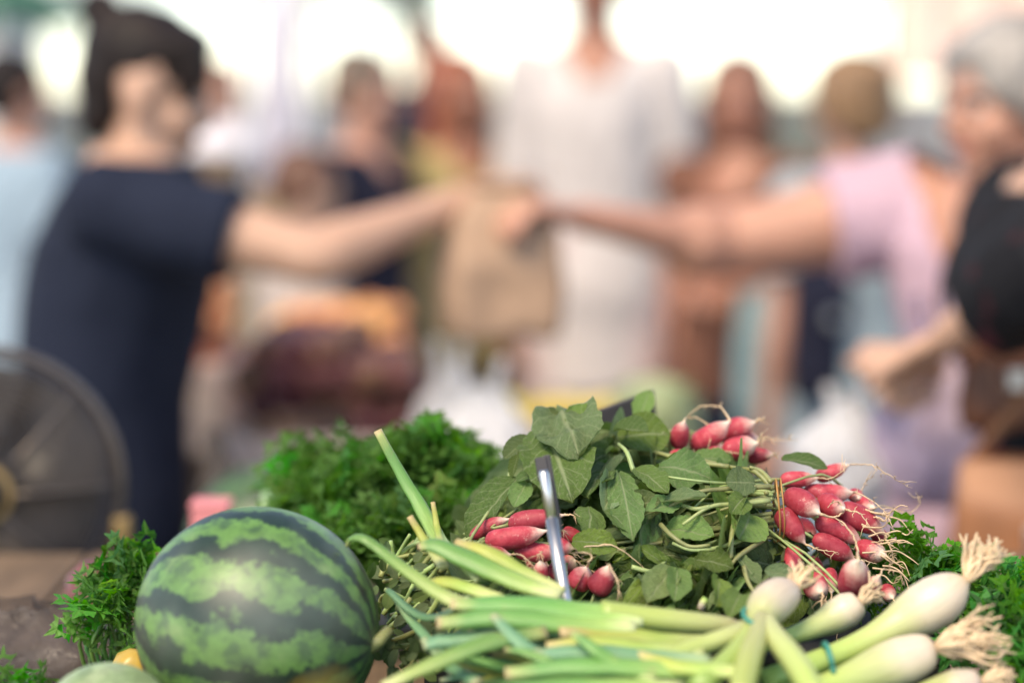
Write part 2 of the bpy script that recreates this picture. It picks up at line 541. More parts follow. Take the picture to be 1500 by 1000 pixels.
# ------------------------------------------------------------------ tables and crates
def table(name, label, x0, x1, y0, y1, top, mat, cloth=None):
    t = thing(name, label, 'table', ((x0 + x1) / 2, (y0 + y1) / 2, 0))
    n = max(3, int((x1 - x0) / .13))
    for i in range(n):
        a, b = lerp(x0, x1, i / n) + .002, lerp(x0, x1, (i + 1) / n) - .002
        part('plank', MB().box((a, y0, top - .028), (b, y1, top)), mat, t, False, bevel=.003)
    for sx in (x0 + .03, x1 - .08):
        for sy in (y0 + .03, y1 - .08):
            part('leg', MB().box((sx, sy, 0), (sx + .05, sy + .05, top - .03)), mat, t, False, bevel=.004)
    for sy in (y0 + .035, y1 - .055):
        part('apron', MB().box((x0 + .082, sy, top - .12), (x1 - .082, sy + .02, top - .03)), mat, t, False)
    return t
TA, TB = 1.05, .88
table('stall_table', 'plank stall table carrying the radishes, parsley and onions', -.95, .80, 1.22, 2.32, TA, M['wood_dk'])
table('side_table', 'long plank table between the vendor and the customer', -.44, .33, 2.48, 4.75, TB, M['wood_dk'])

def slat_crate(label, x0, x1, y0, y1, z0, h, mat, rows=2, name='wooden_crate'):
    t = thing(name, label, 'crate', ((x0 + x1) / 2, (y0 + y1) / 2, z0))
    e = .009
    part('base', MB().box((x0 + e, y0 + e, z0), (x1 - e, y1 - e, z0 + .008)), mat, t, False)
    sh = h / rows
    for r in range(rows):
        a, b = z0 + r * sh + .003, z0 + (r + 1) * sh - .006
        part('slat', MB().box((x0, y0, a), (x1, y0 + e, b)), mat, t, False)
        part('slat', MB().box((x0, y1 - e, a), (x1, y1, b)), mat, t, False)
        part('slat', MB().box((x0, y0 + e + .001, a), (x0 + e, y1 - e - .001, b)), mat, t, False)
        part('slat', MB().box((x1 - e, y0 + e + .001, a), (x1, y1 - e - .001, b)), mat, t, False)
    for cx in (x0 + e + .001, x1 - e - .021):
        for cy in (y0 + e + .001, y1 - e - .021):
            part('corner_post', MB().box((cx, cy, z0 + .009), (cx + .02, cy + .02, z0 + h)), mat, t, False)
    return t
def riser(label, x0, x1, y0, y1, z0, h, mat):
    """a plastic crate turned upside down as a stand"""
    t = thing('plastic_crate', label, 'crate', ((x0 + x1) / 2, (y0 + y1) / 2, z0))
    part('base', MB().box((x0, y0, z0 + h - .008), (x1, y1, z0 + h)), mat, t, False, bevel=.003)
    e = .006
    for (a, b, c, d) in ((x0, x1, y0, y0 + e), (x0, x1, y1 - e, y1), (x0, x0 + e, y0 + e + .001, y1 - e - .001), (x1 - e, x1, y0 + e + .001, y1 - e - .001)):
        m = MB()
        m.box((a, c, z0), (b, d, z0 + h * .3)); m.box((a, c, z0 + h * .62), (b, d, z0 + h - .0085))
        part('wall', m, mat, t, False)
        for i in range(6):
            if b - a > d - c: q0 = lerp(a, b - .012, i / 5); m2 = MB().box((q0, c, z0 + h * .305), (q0 + .012, d, z0 + h * .615))
            else: q0 = lerp(c, d - .012, i / 5); m2 = MB().box((a, q0, z0 + h * .305), (b, q0 + .012, z0 + h * .615))
            part('rib', m2, mat, t, False)
    return t
riser('black plastic crate turned over under the radish bunches', -.06, .30, 1.62, 1.98, TA, .065, M['plastic_bk'])
riser('green plastic crate turned over under the spring onions', -.12, .37, 1.28, 1.60, TA, .045, M['plastic_gn'])

# ------------------------------------------------------------------ leaf shapes
def leaf_mesh(name, seed, hw, fold=.25, bend=.8, wave=.05, lobes=0, nx=8, ny=14, twist=0.0, crumple=.03, curl=0.0):
    """unit leaf: base at 0, tip at +Y, half width hw (in lengths), normal +Z"""
    rnd = random.Random(seed)
    ph = [rnd.uniform(0, 6.3) for _ in range(4)]
    pts, uvs = {}, {}
    y = z = 0.0; ang = -bend / 2
    spine = []
    for j in range(ny + 1):
        spine.append((y, z, ang))
        ang += bend / ny
        y += math.cos(ang) / ny; z -= math.sin(ang) / ny
    vs, uv, fs = [], [], []
    for j in range(ny + 1):
        t = j / ny
        wd = hw * (math.sin(math.pi * min(1, t ** .75 * .97 + .03)) ** .62) * (.55 + .6 * t if t < .75 else 1.0)
        if lobes and t < .62: wd *= .35 + .55 * abs(math.sin(t * math.pi * lobes / .62))
        wd = max(wd, .025 if j < ny else .012)
        sy, sz, sa = spine[j]
        tw = twist * t
        for i in range(nx + 1):
            s = -1 + 2 * i / nx
            jag = 1 + (.05 * math.sin(9 * t * 6.3 + ph[0]) + .11 * mnoise.noise(Vector((t * 7, (3 if s > 0 else -3), seed * 2.3)))) * (abs(s) > .6)
            x = s * wd * jag
            hgt = abs(s) * wd * fold + wave * math.sin(t * 9 + ph[1] + (2 if s > 0 else 0)) * s * s * (wd / hw)
            hgt += curl * wd * (abs(s) ** 3)
            hgt += crumple * mnoise.noise(Vector((s * 1.6 + seed * 3.1, t * 4.2, seed * 1.7)))
            hgt += crumple * .55 * mnoise.noise(Vector((s * 4.1 + seed, t * 10.5, seed * .7))) * min(1, t * 4)
            xx = x * math.cos(tw) - hgt * math.sin(tw)
            hh = x * math.sin(tw) + hgt * math.cos(tw)
            vs.append(Vector((xx, sy + hh * math.sin(sa), sz + hh * math.cos(sa))))
            uv.append((i / nx, t))
    for j in range(ny):
        for i in range(nx):
            a = j * (nx + 1) + i
            fs.append((a, a + 1, a + nx + 2, a + nx + 1))
    # chord along +Y, unit length
    c = Vector((0, spine[-1][0], spine[-1][1]))
    rot = Matrix.Rotation(-math.atan2(c.z, c.y), 3, 'X')
    vs = [rot @ p / c.length for p in vs]
    mb = MB(); mb.add(vs, fs, uv)
    return mb.mesh(name)
def frame(base, tip, normal, wide):
    """matrix taking the unit leaf onto base->tip"""
    d = tip - base; L = d.length; d = d / L
    n = normal - d * normal.dot(d)
    if n.length < 1e-4: n = d.orthogonal()
    n.normalize()
    x = d.cross(n)
    Mx = Matrix.Identity(4)
    for r in range(3):
        Mx[r][0] = x[r] * wide; Mx[r][1] = d[r] * L; Mx[r][2] = n[r] * L; Mx[r][3] = base[r]
    return Mx
def put(name, mesh, mat, parent, Mx):
    o = link(name, mesh, mat, parent)
    T = Matrix.Translation(-worg(parent))
    o.matrix_basis = T @ Mx
    return o
RL = []
for i in range(14):
    rr = random.Random(100 + i)
    RL.append(leaf_mesh('radish_leaf', 10 + i, rr.uniform(.22, .34), rr.uniform(-.3, .8), rr.uniform(.2, 1.7), rr.uniform(.04, .13),
                        lobes=(2 if i % 5 == 4 else 0), twist=rr.uniform(-.5, .5), crumple=rr.uniform(.05, .13), curl=rr.uniform(-.5, 1.0)))
for m in RL: m.materials.append(M['rleaf'])
UP = Vector((0, 0, 1)); TOCAM = Vector((0, -1, .12))

# ------------------------------------------------------------------ radishes
def radish(parent, c, t, wpx, dc, dt=None, root=None, rootlen=1.0, name='radish', seed=0):
    """crown pixel c, tip pixel t (where the white tapers into the root), width in pixels"""
    rnd = random.Random(seed * 13 + int(c[0]))
    A = W(*c, dc)
    wd = PX(wpx, dc) * rnd.uniform(.92, 1.14)
    B = W(*t, dt if dt else dc)
    L = (B - A).length
    want = wd * 2.0
    if L < want:    # seen end-on: bring the tip towards the camera
        k = math.sqrt(want ** 2 - L ** 2)
        B = B + (Vector((0, 0, CAM_H)) - B).normalized() * k * (1 if dt is None else 0)
        L = (B - A).length
    ax = (B - A).normalized()
    prof = [(0, .22), (.02, .42), (.07, .70), (.16, .90), (.30, 1.0), (.50, 1.0), (.66, .93), (.78, .78), (.87, .56), (.94, .33), (1.0, .17), (1.05, .11)]
    bendv = ax.orthogonal() * rnd.uniform(-.05, .05) * L
    mb = MB()
    pts = [A + ax * (L * z) + bendv * math.sin(z * 3.1) for z, _ in prof]
    fat = rnd.uniform(-.35, .35)
    mb.tube(pts, [wd / 2 * r * (1 + fat * (z - .5)) for z, r in prof], 16)
    for i, p in enumerate(mb.v):
        q = Vector(p); n = mnoise.noise(q * 70 + Vector((seed, 0, 0)))
        cc = pts[i // 16]
        mb.v[i] = tuple(cc + (q - cc) * (1 + .10 * n))
    o = part(name, mb, M['radish'], parent)
    # origin on the root's own centre so that the skin pattern differs from one to the next
    # root
    tip = pts[-1]
    if root is None:
        s = PX(1, dc)
        ln = rnd.uniform(35, 75) * rootlen * s
        side = Vector((rnd.uniform(-.5, .5), rnd.uniform(-.4, .4), rnd.uniform(-.2, .5)))
        rp = [tip, tip + ax * ln * .3 + side * ln * .05, tip + ax * ln * .65 + side * ln * .3 + Vector((0, 0, -.1 * ln)), tip + ax * ln + side * ln * .5 + Vector((0, 0, -.45 * ln))]
    else:
        rp = [tip] + [W(*p) for p in root]
    sp = spline(rp, 18)
    jit = PX(1.3, dc)
    sp = [sp[0], sp[1]] + [p + Vector((rnd.uniform(-jit, jit), rnd.uniform(-jit, jit), rnd.uniform(-jit, jit))) for p in sp[2:]]
    rm = MB().tube(sp, rtab([wd * .06, wd * .042, wd * .032, wd * .024, wd * .012], 18), 6)
    for _ in range(rnd.randint(4, 9)):      # root hairs
        k = rnd.randint(5, 16)
        h = PX(rnd.uniform(4, 16), dc)
        d = Vector((rnd.uniform(-1, 1), rnd.uniform(-1, 1), rnd.uniform(-1, 1))).normalized()
        rm.tube([sp[k], sp[k] + d * h * .6, sp[k] + d * h + (sp[k] - sp[k - 1]).normalized() * h * .5], [PX(.8, dc), PX(.6, dc), PX(.35, dc)], 4)
    r = link('root', rm.mesh('root', True, worg(o)), M['radish_root'], o)
    return A, ax
def stalks(parent, A, ax, dc, n, to, seed=0, rad=2.6):
    """leaf stalks from a crown towards pixel targets"""
    rnd = random.Random(seed)
    for k in range(n):
        T = to(rnd)
        mid = A.lerp(T, .5) + Vector((rnd.uniform(-.012, .012), rnd.uniform(-.012, .012), rnd.uniform(-.004, .014)))
        sp = spline([A, A - ax * .012, mid, T], 10)
        part('stalk', MB().tube(sp, rtab([PX(rad, dc), PX(rad * .9, dc), PX(rad * .7, dc)], 10), 6), M['rstalk'], parent)

Z = lambda p: (900 + p[0] / 2.941, 560 + p[1] / 2.941)       # from the enlarged right-hand crop
Z2 = lambda p: (660 + p[0] / 2.941, 560 + p[1] / 2.941)
b_right = thing('radish_bunch', 'radish bunch tied with a thin raffia strand, long trailing roots', 'radish bunch', (.19, 1.72, TA + .065))
b_top = thing('radish_bunch', 'radish bunch on top of the pile with its roots lying on radish leaves', 'radish bunch', (.10, 1.80, TA + .065))
b_left = thing('radish_bunch', 'radish bunch behind the steel rod with its roots under hanging leaves', 'radish bunch', (.02, 1.68, TA + .065))
dr = lambda v: 1.73 - (v - 680) / 170 * .075
RIGHT = [
    # crown, tip, width, depth shift, root pixels
    ((715, 418), (872, 412), 68, .000, [(1215, 701, 1.70), (1233, 690, 1.69), (1243, 679, 1.69)]),
    ((868, 410), (1008, 356), 74, .025, [(1275, 681, 1.71), (1302, 695, 1.70), (1336, 716, 1.70)]),
    ((818, 460), (1022, 474), 76, .010, [(1258, 722, 1.70), (1288, 740, 1.69), (1300, 757, 1.69)]),
    ((738, 478), (880, 562), 112, -.015, [(1222, 757, 1.68), (1236, 748, 1.68), (1226, 733, 1.68), (1212, 742, 1.67)]),
    ((895, 512), (990, 545), 92, .0, None),
    ((712, 548), (818, 690), 100, -.012, [(1195, 803, 1.665), (1212, 806, 1.66), (1228, 809, 1.66)]),
    ((965, 548), (1160, 650), 112, .0, [(1298, 790, 1.68), (1308, 812, 1.67), (1306, 830, 1.67)]),
    ((868, 590), (1065, 690), 95, -.004, [(1284, 793, 1.67), (1312, 791, 1.66), (1334, 796, 1.66)]),
    ((855, 668), (1030, 760), 92, -.002, [(1262, 820, 1.65), (1285, 826, 1.65)]),
    ((1050, 700), (1165, 745), 86, .012, [(1310, 822, 1.67), (1322, 836, 1.66), (1316, 852, 1.66)]),
    ((775, 712), (755, 830), 80, .010, [(1156, 848, 1.64), (1162, 858, 1.64)]),
    ((1015, 905), (1050, 770), 122, -.030, [(1256, 805, 1.62), (1251, 786, 1.625), (1236, 766, 1.635), (1224, 759, 1.64)]),
    ((858, 850), (892, 905), 100, -.005, None),
    ((1085, 925), (1140, 835), 74, -.02, [(1297, 833, 1.62), (1318, 838, 1.62), (1322, 858, 1.62)]),
    ((1020, 480), (1052, 500), 62, .035, [(1262, 722, 1.74), (1268, 705, 1.74), (1282, 698, 1.74)]),
    ((1060, 520), (1118, 540), 66, .03, [(1295, 741, 1.74), (1330, 750, 1.74), (1347, 738, 1.74), (1342, 720, 1.74)]),
    ((1000, 520), (1105, 562), 54, .006, [(1300, 755, 1.71), (1333, 763, 1.71)]),
    ((925, 800), (935, 905), 70, .02, None),
    ((850, 760), (880, 850), 74, .03, None),
    ((1120, 640), (1185, 700), 70, .03, [(1318, 793, 1.70), (1356, 786, 1.70)]),
    ((1150, 760), (1180, 745), 60, .04, [(1318, 810, 1.70), (1352, 818, 1.70), (1405, 817, 1.70)]),
    ((1170, 880), (1200, 930), 66, .02, None),
    ((960, 620), (1000, 700), 90, .045, None), ((800, 600), (850, 680), 90, .05, None), ((880, 520), (930, 600), 90, .06, None),
]
rs = 0
for c, t, wpx, dd, root in RIGHT:
    rs += 1
    cu, cv = Z(c)
    A, ax = radish(b_right, Z(c), Z(t), wpx / 2.941, dr(cv) + dd, None, root, 1.0, seed=rs)
    if cu < 1180 and rs < 20:
        stalks(b_right, A, ax, 1.68, 2, lambda r, cv=cv: W(r.uniform(930, 1060), lerp(cv, 745, .4) + r.uniform(-45, 45), r.uniform(1.66, 1.72)), seed=rs)
    elif rs < 16:
        stalks(b_right, A, ax, 1.68, 1, lambda r, cv=cv: W(r.uniform(1080, 1132), 745 + r.uniform(-30, 35), 1.70), seed=rs)
TOPB = [((270, 275), (300, 170), 84, -.01, [(1006, 612, 1.80), (1025, 613, 1.79), (1042, 630, 1.78), (1034, 662, 1.77)]),
        ((330, 275), (490, 172), 104, .0, [(1064, 605, 1.79), (1050, 594, 1.80), (1025, 596, 1.81), (1010, 606, 1.82)]),
        ((455, 215), (600, 172), 92, .02, [(1112, 614, 1.80), (1122, 613, 1.80)]),
        ((470, 300), (612, 262), 96, -.01, [(1112, 641, 1.77), (1124, 640, 1.77)]),
        ((240, 318), (330, 330), 74, -.03, None), ((400, 320), (455, 300), 66, -.02, [(1065, 662, 1.76), (1085, 665, 1.755), (1096, 675, 1.75)]),
        ((570, 325), (680, 310), 62, .0, [(1135, 665, 1.78), (1140, 670, 1.78)]),
        ((530, 260), (620, 245), 70, .03, [(1128, 643, 1.81), (1170, 645, 1.81)]),
        ((380, 300), (480, 280), 90, .04, None)]
for c, t, wpx, dd, root in TOPB:
    rs += 1
    A, ax = radish(b_top, Z(c), Z(t), wpx / 2.941, 1.79 + dd, 1.79 + dd - .01, root, .6, seed=rs)
    stalks(b_top, A, ax, 1.78, 1, lambda r: W(r.uniform(880, 960), r.uniform(640, 668), r.uniform(1.76, 1.82)), seed=rs)
LEFTB = [((85, 668), (245, 590), 62, .03, None), ((250, 612), (480, 572), 92, .02, [(838, 754, 1.66), (850, 756, 1.65)]),
         ((150, 682), (405, 640), 92, .0, None), ((122, 738), (255, 742), 84, -.015, [(762, 812, 1.61), (780, 827, 1.60), (787, 842, 1.60)]),
         ((275, 722), (470, 730), 96, .004, None), ((480, 640), (580, 675), 66, .03, [(875, 797, 1.66), (898, 803, 1.66)]),
         ((430, 695), (530, 715), 74, .0, [(862, 800, 1.63), (893, 798, 1.63), (920, 812, 1.63), (945, 834, 1.63), (952, 855, 1.63)]),
         ((540, 885), (588, 795), 112, -.02, [(862, 823, 1.60), (866, 812, 1.60), (852, 808, 1.60), (838, 810, 1.60)]),
         ((620, 910), (682, 790), 112, -.03, [(897, 836, 1.585), (906, 860, 1.58), (903, 880, 1.58)]),
         ((395, 850), (385, 770), 60, -.02, None), ((490, 800), (540, 770), 84, .02, [(875, 840, 1.62), (893, 843, 1.61)]),
         ((420, 800), (500, 830), 90, .015, None), ((330, 770), (420, 790), 90, .03, None)]
for c, t, wpx, dd, root in LEFTB:
    rs += 1
    cu, cv = Z2(c)
    A, ax = radish(b_left, Z2(c), Z2(t), wpx / 2.941, 1.645 + dd, 1.645 + dd - .004, root, .7, seed=rs)
    stalks(b_left, A, ax, 1.66, 1, lambda r, cu=cu, cv=cv: W(cu + r.uniform(-35, 10), cv + r.uniform(-35, 5), 1.69), seed=rs)
rq = random.Random(44)
for i in range(16):      # loose thin roots trailing off the right side of the bunch
    u, v = rq.uniform(1255, 1300), rq.uniform(745, 845)
    d = dr(v) - .005
    e = rq.uniform(30, 70); dv = rq.uniform(-12, 45)
    pts = [W(u, v, d), W(u + e * .4, v + dv * .15 + rq.uniform(-8, 8), d), W(u + e * .75, v + dv * .5 + rq.uniform(-8, 8), d - .005), W(u + e, v + dv, d - .01)]
    part('rootlet', MB().tube(spline(pts, 14), rtab([PX(1.7, d), PX(1.2, d), PX(.6, d)], 14), 5), M['radish_root'], b_right)
# raffia strand round the right-hand stalks
ring = [W(1137 + 5 * math.sin(a) + 2 * math.sin(2 * a), 748 + 46 * math.cos(a), 1.675 + .03 * (1 - math.sin(a)) * .5) for a in [i / 24 * 2 * math.pi for i in range(25)]]
part('tie', MB().tube(ring, PX(2.2, 1.68), 6, flat=.5), M['tie'], b_right)
ring = [p + Vector((.003, -.001, .001)) for p in ring]
part('tie', MB().tube(ring, PX(1.6, 1.68), 6, flat=.6), M['tie'], b_right)

# ------------------------------------------------------------------ radish greens
vtop = [(690, 775), (720, 715), (760, 665), (800, 628), (860, 634), (960, 650), (1000, 668), (1060, 678), (1135, 692)]
rnd = random.Random(3)
def slope(u, v, layer=0.0):
    t = (v - interp(vtop, u)) / (890 - interp(vtop, u))
    return 1.79 - .17 * t + layer
def field_leaf(parent, layer, ulo, uhi, lmin, lmax, name='leaf'):
    u = rnd.uniform(ulo, uhi)
    v = lerp(interp(vtop, u), 888, rnd.random() ** .9)
    a = R(lerp(235, 190, (u - 700) / 430)) + rnd.gauss(0, .65)
    ln = rnd.uniform(lmin, lmax)
    if (680 < u < 905 and 735 < v < 890) or (960 < u < 1125 and v < 695): layer += .035
    d = slope(u, v, layer)
    base = W(u, v, d + rnd.uniform(0, .01))
    tu, tv = u + math.cos(a) * ln, v - math.sin(a) * ln
    tv = max(tv, interp(vtop, tu) + 5)
    if 960 < tu < 1125 and tv < 672: return
    inl = (680 < tu < 905 and 735 < tv < 890)
    tip = W(tu, tv, slope(tu, tv, max(layer, .03) if inl else layer) - (0 if inl else rnd.uniform(0, .03)))
    nrm = Vector((rnd.gauss(0, .5), -.75 + rnd.gauss(0, .35), .65 + rnd.gauss(0, .35)))
    put(name, rnd.choice(RL), M['rleaf'], parent, frame(base, tip, nrm, PX(ln, d) * rnd.uniform(.55, 1.1)))
    return base
for par, n, lo, hi in ((b_right, 145, 880, 1128), (b_top, 130, 800, 1100), (b_left, 150, 705, 900)):
    for i in range(n):
        ly = (.05, .03, .012, .0)[min(3, int(i / n * 4))]
        field_leaf(par, ly, lo, hi, 36, 92)
for i in range(55):      # lower leaves under the tied stalks
    u, v = rnd.uniform(1010, 1185), rnd.uniform(770, 885)
    base = W(u, v, 1.71 - (v - 770) / 115 * .05 + rnd.uniform(-.01, .03)); tip = W(u + rnd.uniform(-55, 30), v + rnd.uniform(-10, 60), 1.70 - (v - 770) / 115 * .06)
    put('leaf', rnd.choice(RL), M['rleaf'], b_right, frame(base, tip, Vector((rnd.gauss(0, .5), -1, rnd.gauss(.4, .3))), PX(80, 1.7) * rnd.uniform(.6, 1.1)))
for i in range(26):      # leaves of the left bunch hanging below and behind its roots
    u, v = rnd.uniform(690, 900), rnd.uniform(760, 890)
    base = W(u, v, slope(u, v, .05)); tip = W(u + rnd.uniform(-40, 40), v + rnd.uniform(15, 70), slope(u, v, .03))
    put('leaf', rnd.choice(RL), M['rleaf'], b_left, frame(base, tip, Vector((rnd.gauss(0, .4), -1, .4)), PX(90, 1.7) * rnd.uniform(.7, 1.1)))
for i in range(110):      # small leaves over the stalks
    u, v = rnd.uniform(925, 1118), rnd.uniform(690, 840)
    if u > 1060 and rnd.random() < .45: continue
    ln = rnd.uniform(26, 58); a = R(190) + rnd.gauss(0, .7)
    d = slope(u, max(v, interp(vtop, u) + 3), -.012)
    base = W(u, v, d); tip = W(u + math.cos(a) * ln, v - math.sin(a) * ln, d - rnd.uniform(-.01, .012))
    put('leaf', rnd.choice(RL), M['rleaf'], b_right, frame(base, tip, Vector((rnd.gauss(0, .6), -.7, .7 + rnd.gauss(0, .4))), PX(ln, d) * rnd.uniform(.6, 1.3)))
for i in range(80):      # small crumpled leaves over the left half of the mound
    u, v = rnd.uniform(765, 945), rnd.uniform(655, 870)
    if u < 905 and 730 < v < 885: continue
    ln = rnd.uniform(24, 52); a = R(235) + rnd.gauss(0, .9)
    d = slope(u, max(v, interp(vtop, u) + 3), -.004)
    base = W(u, v, d); tip = W(u + math.cos(a) * ln, v - math.sin(a) * ln, d - rnd.uniform(-.012, .012))
    put('leaf', rnd.choice(RL), M['rleaf'], b_left if i % 2 else b_top, frame(base, tip, Vector((rnd.gauss(0, .7), -.7, .6 + rnd.gauss(0, .5))), PX(ln, d) * rnd.uniform(.6, 1.3)))
for i in range(30):      # leaves under the radish roots
    u, v = rnd.uniform(1150, 1300), rnd.uniform(800, 885)
    base = W(u, v, 1.76 + rnd.uniform(0, .04)); tip = W(u + rnd.uniform(-50, 50), v + rnd.uniform(-20, 45), 1.75)
    put('leaf', rnd.choice(RL), M['rleaf'], b_right, frame(base, tip, Vector((rnd.gauss(0, .5), -1, rnd.gauss(.4, .3))), PX(75, 1.75) * rnd.uniform(.6, 1.1)))
# stalks running through the greens
for i in range(18):
    u, v = rnd.uniform(930, 1120), rnd.uniform(690, 830)
    k = rnd.uniform(.35, .8)
    u2, v2 = lerp(1137, u - 130, k) , lerp(745, v, k) + rnd.uniform(-10, 10)
    a = W(rnd.uniform(1120, 1136), 745 + (v - 755) * .42, 1.69)
    b = W(u, lerp(745, v, .75), slope(u, min(888, max(v, interp(vtop, u) + 4)), -.006))
    c = W(u - rnd.uniform(50, 130), v + rnd.uniform(-8, 22), slope(u - 90, max(v, interp(vtop, u) + 4), .008))
    part('stalk', MB().tube(spline([a, b, c], 12), rtab([PX(3.3, 1.68), PX(3.0, 1.68), PX(2.2, 1.68)], 12), 6), M['rstalk'], b_right)
# leaves that stand out in the photograph: base px, tip px, depth base / tip, width px, normal, shape
H = [
    ((795, 622, 1.745), (838, 735, 1.665), 128, (.05, -.9, .45), dict(hw=.42, fold=-.12, bend=.55, wave=.025, crumple=.02)),
    ((812, 600, 1.76), (848, 668, 1.69), 118, (.1, -.8, .6), dict(hw=.5, fold=-.25, bend=.9, wave=.06, crumple=.05)),
    ((868, 642, 1.73), (832, 597, 1.74), 70, (.35, -.7, .6), dict(hw=.42, fold=.3, bend=.5, wave=.03, crumple=.03)),
    ((822, 620, 1.75), (790, 606, 1.76), 40, (-.3, -.9, .2), dict(hw=.4, fold=.2, bend=-.6, wave=.02, crumple=.02)),
    ((778, 642, 1.735), (738, 672, 1.73), 34, (.2, -.6, .8), dict(hw=.28, fold=.8, bend=.4, wave=.02, crumple=.01)),
    ((935, 618, 1.79), (952, 571, 1.80), 40, (-.4, -.9, .2), dict(hw=.3, fold=.25, bend=.2, wave=.015, crumple=.01)),
    ((905, 640, 1.76), (982, 636, 1.765), 84, (0, -.75, .7), dict(hw=.42, fold=.1, bend=.3, wave=.02, crumple=.02)),
    ((898, 630, 1.75), (950, 632, 1.735), 46, (0, -.5, .85), dict(hw=.34, fold=.55, bend=.3, wave=.02, crumple=.01)),
    ((905, 688, 1.70), (927, 792, 1.635), 62, (.1, -.95, .25), dict(hw=.24, fold=-.15, bend=.35, wave=.02, crumple=.015)),
    ((885, 690, 1.71), (862, 728, 1.67), 74, (-.4, -.8, .4), dict(hw=.45, fold=-.1, bend=.6, wave=.04, crumple=.03)),
    ((895, 696, 1.705), (885, 748, 1.66), 62, (.4, -.85, .3), dict(hw=.36, fold=.35, bend=.4, wave=.03, crumple=.02)),
    ((930, 686, 1.70), (978, 722, 1.665), 48, (.1, -.6, .8), dict(hw=.30, fold=.15, bend=.3, wave=.03, crumple=.02)),
    ((965, 682, 1.705), (1045, 700, 1.69), 76, (.0, -.75, .65), dict(hw=.34, fold=-.2, bend=.3, wave=.08, crumple=.04)),
    ((1106, 707, 1.68), (1063, 706, 1.67), 58, (-.1, -.8, .6), dict(hw=.42, fold=.1, bend=.2, wave=.02, crumple=.015)),
    ((1010, 672, 1.74), (1072, 674, 1.74), 40, (0, -.5, .85), dict(hw=.33, fold=.1, bend=.3, wave=.02, crumple=.01)),
    ((1145, 672, 1.73), (1212, 686, 1.73), 36, (.1, -.5, .85), dict(hw=.25, fold=.25, bend=.35, wave=.015, crumple=.01)),
    ((1100, 752, 1.67), (1082, 790, 1.645), 84, (.15, -.95, .25), dict(hw=.52, fold=.1, bend=.4, wave=.04, crumple=.03)),
    ((1090, 728, 1.665), (1070, 752, 1.65), 46, (-.1, -.9, .4), dict(hw=.4, fold=.2, bend=.5, wave=.08, crumple=.03)),
    ((975, 775, 1.67), (1046, 784, 1.65), 58, (0, -.8, .6), dict(hw=.33, fold=.3, bend=.2, wave=.05, crumple=.03)),
    ((1000, 740, 1.675), (945, 748, 1.66), 40, (0, -.7, .7), dict(hw=.30, fold=.4, bend=.2, wave=.04, crumple=.02)),
    ((970, 735, 1.67), (1036, 727, 1.66), 34, (0, -.6, .8), dict(hw=.26, fold=.45, bend=.1, wave=.03, crumple=.02)),
    ((838, 792, 1.64), (905, 802, 1.63), 52, (.1, -.8, .6), dict(hw=.32, fold=.15, bend=.5, wave=.04, crumple=.03)),
    ((862, 742, 1.665), (862, 790, 1.64), 62, (.3, -.9, .3), dict(hw=.40, fold=-.2, bend=.7, wave=.03, crumple=.03)),
    ((885, 748, 1.66), (930, 785, 1.645), 40, (.5, -.7, .5), dict(hw=.28, fold=.3, bend=.5, wave=.03, crumple=.02)),
    ((985, 832, 1.62), (948, 882, 1.585), 62, (-.2, -.95, .2), dict(hw=.36, fold=.15, bend=.3, wave=.03, crumple=.02)),
    ((992, 832, 1.615), (988, 880, 1.58), 52, (.2, -.95, .2), dict(hw=.40, fold=.15, bend=.3, wave=.03, crumple=.02)),
    ((1020, 820, 1.63), (1075, 832, 1.61), 46, (0, -.8, .6), dict(hw=.33, fold=.4, bend=.3, wave=.08, crumple=.04)),
    ((1052, 845, 1.60), (1048, 888, 1.57), 52, (.3, -.9, .2), dict(hw=.42, fold=.1, bend=.5, wave=.03, crumple=.02)),
    ((1085, 870, 1.585), (1068, 905, 1.56), 50, (-.1, -.85, .5), dict(hw=.45, fold=.3, bend=.6, wave=.03, crumple=.02)),
    ((1078, 812, 1.635), (1112, 856, 1.61), 36, (.4, -.85, .3), dict(hw=.28, fold=.2, bend=.2, wave=.03, crumple=.02)),
    ((760, 700, 1.71), (688, 795, 1.68), 66, (-.55, -.7, .35), dict(hw=.26, fold=.3, bend=.5, wave=.02, crumple=.015)),
    ((772, 706, 1.70), (752, 742, 1.68), 42, (-.1, -.95, .3), dict(hw=.46, fold=.1, bend=.3, wave=.02, crumple=.015)),
    ((760, 664, 1.72), (750, 700, 1.71), 20, (-.5, -.8, .2), dict(hw=.26, fold=.4, bend=.3, wave=.02, crumple=.01)),
    ((778, 694, 1.70), (757, 705, 1.695), 22, (0, -.7, .7), dict(hw=.33, fold=.3, bend=.3, wave=.02, crumple=.01)),
    ((915, 742, 1.68), (968, 735, 1.665), 46, (.2, -.8, .5), dict(hw=.36, fold=.2, bend=.5, wave=.04, crumple=.03)),
    ((1120, 835, 1.62), (1165, 845, 1.62), 34, (.1, -.8, .5), dict(hw=.4, fold=.2, bend=.3, wave=.03, crumple=.02)),
    ((1170, 835, 1.63), (1190, 848, 1.62), 30, (.1, -.9, .4), dict(hw=.45, fold=.2, bend=.3, wave=.03, crumple=.02)),
]
for i, (a, b, wpx, nrm, kw) in enumerate(H):
    par = b_left if a[0] < 900 and a[1] > 640 else (b_top if a[1] < 690 and a[0] < 1000 else b_right)
    mesh = leaf_mesh('radish_leaf', 300 + i, kw['hw'], kw['fold'], kw['bend'], kw['wave'] * 1.5, 0, 10, 18, random.uniform(-.3, .3), kw['crumple'] * 1.9 + .01, .25)
    mesh.materials.append(M['rleaf'])
    A, B = W(*a), W(*b)
    put('leaf', mesh, M['rleaf'], par, frame(A, B, Vector(nrm), PX(wpx, a[2]) / (2 * kw['hw'])))
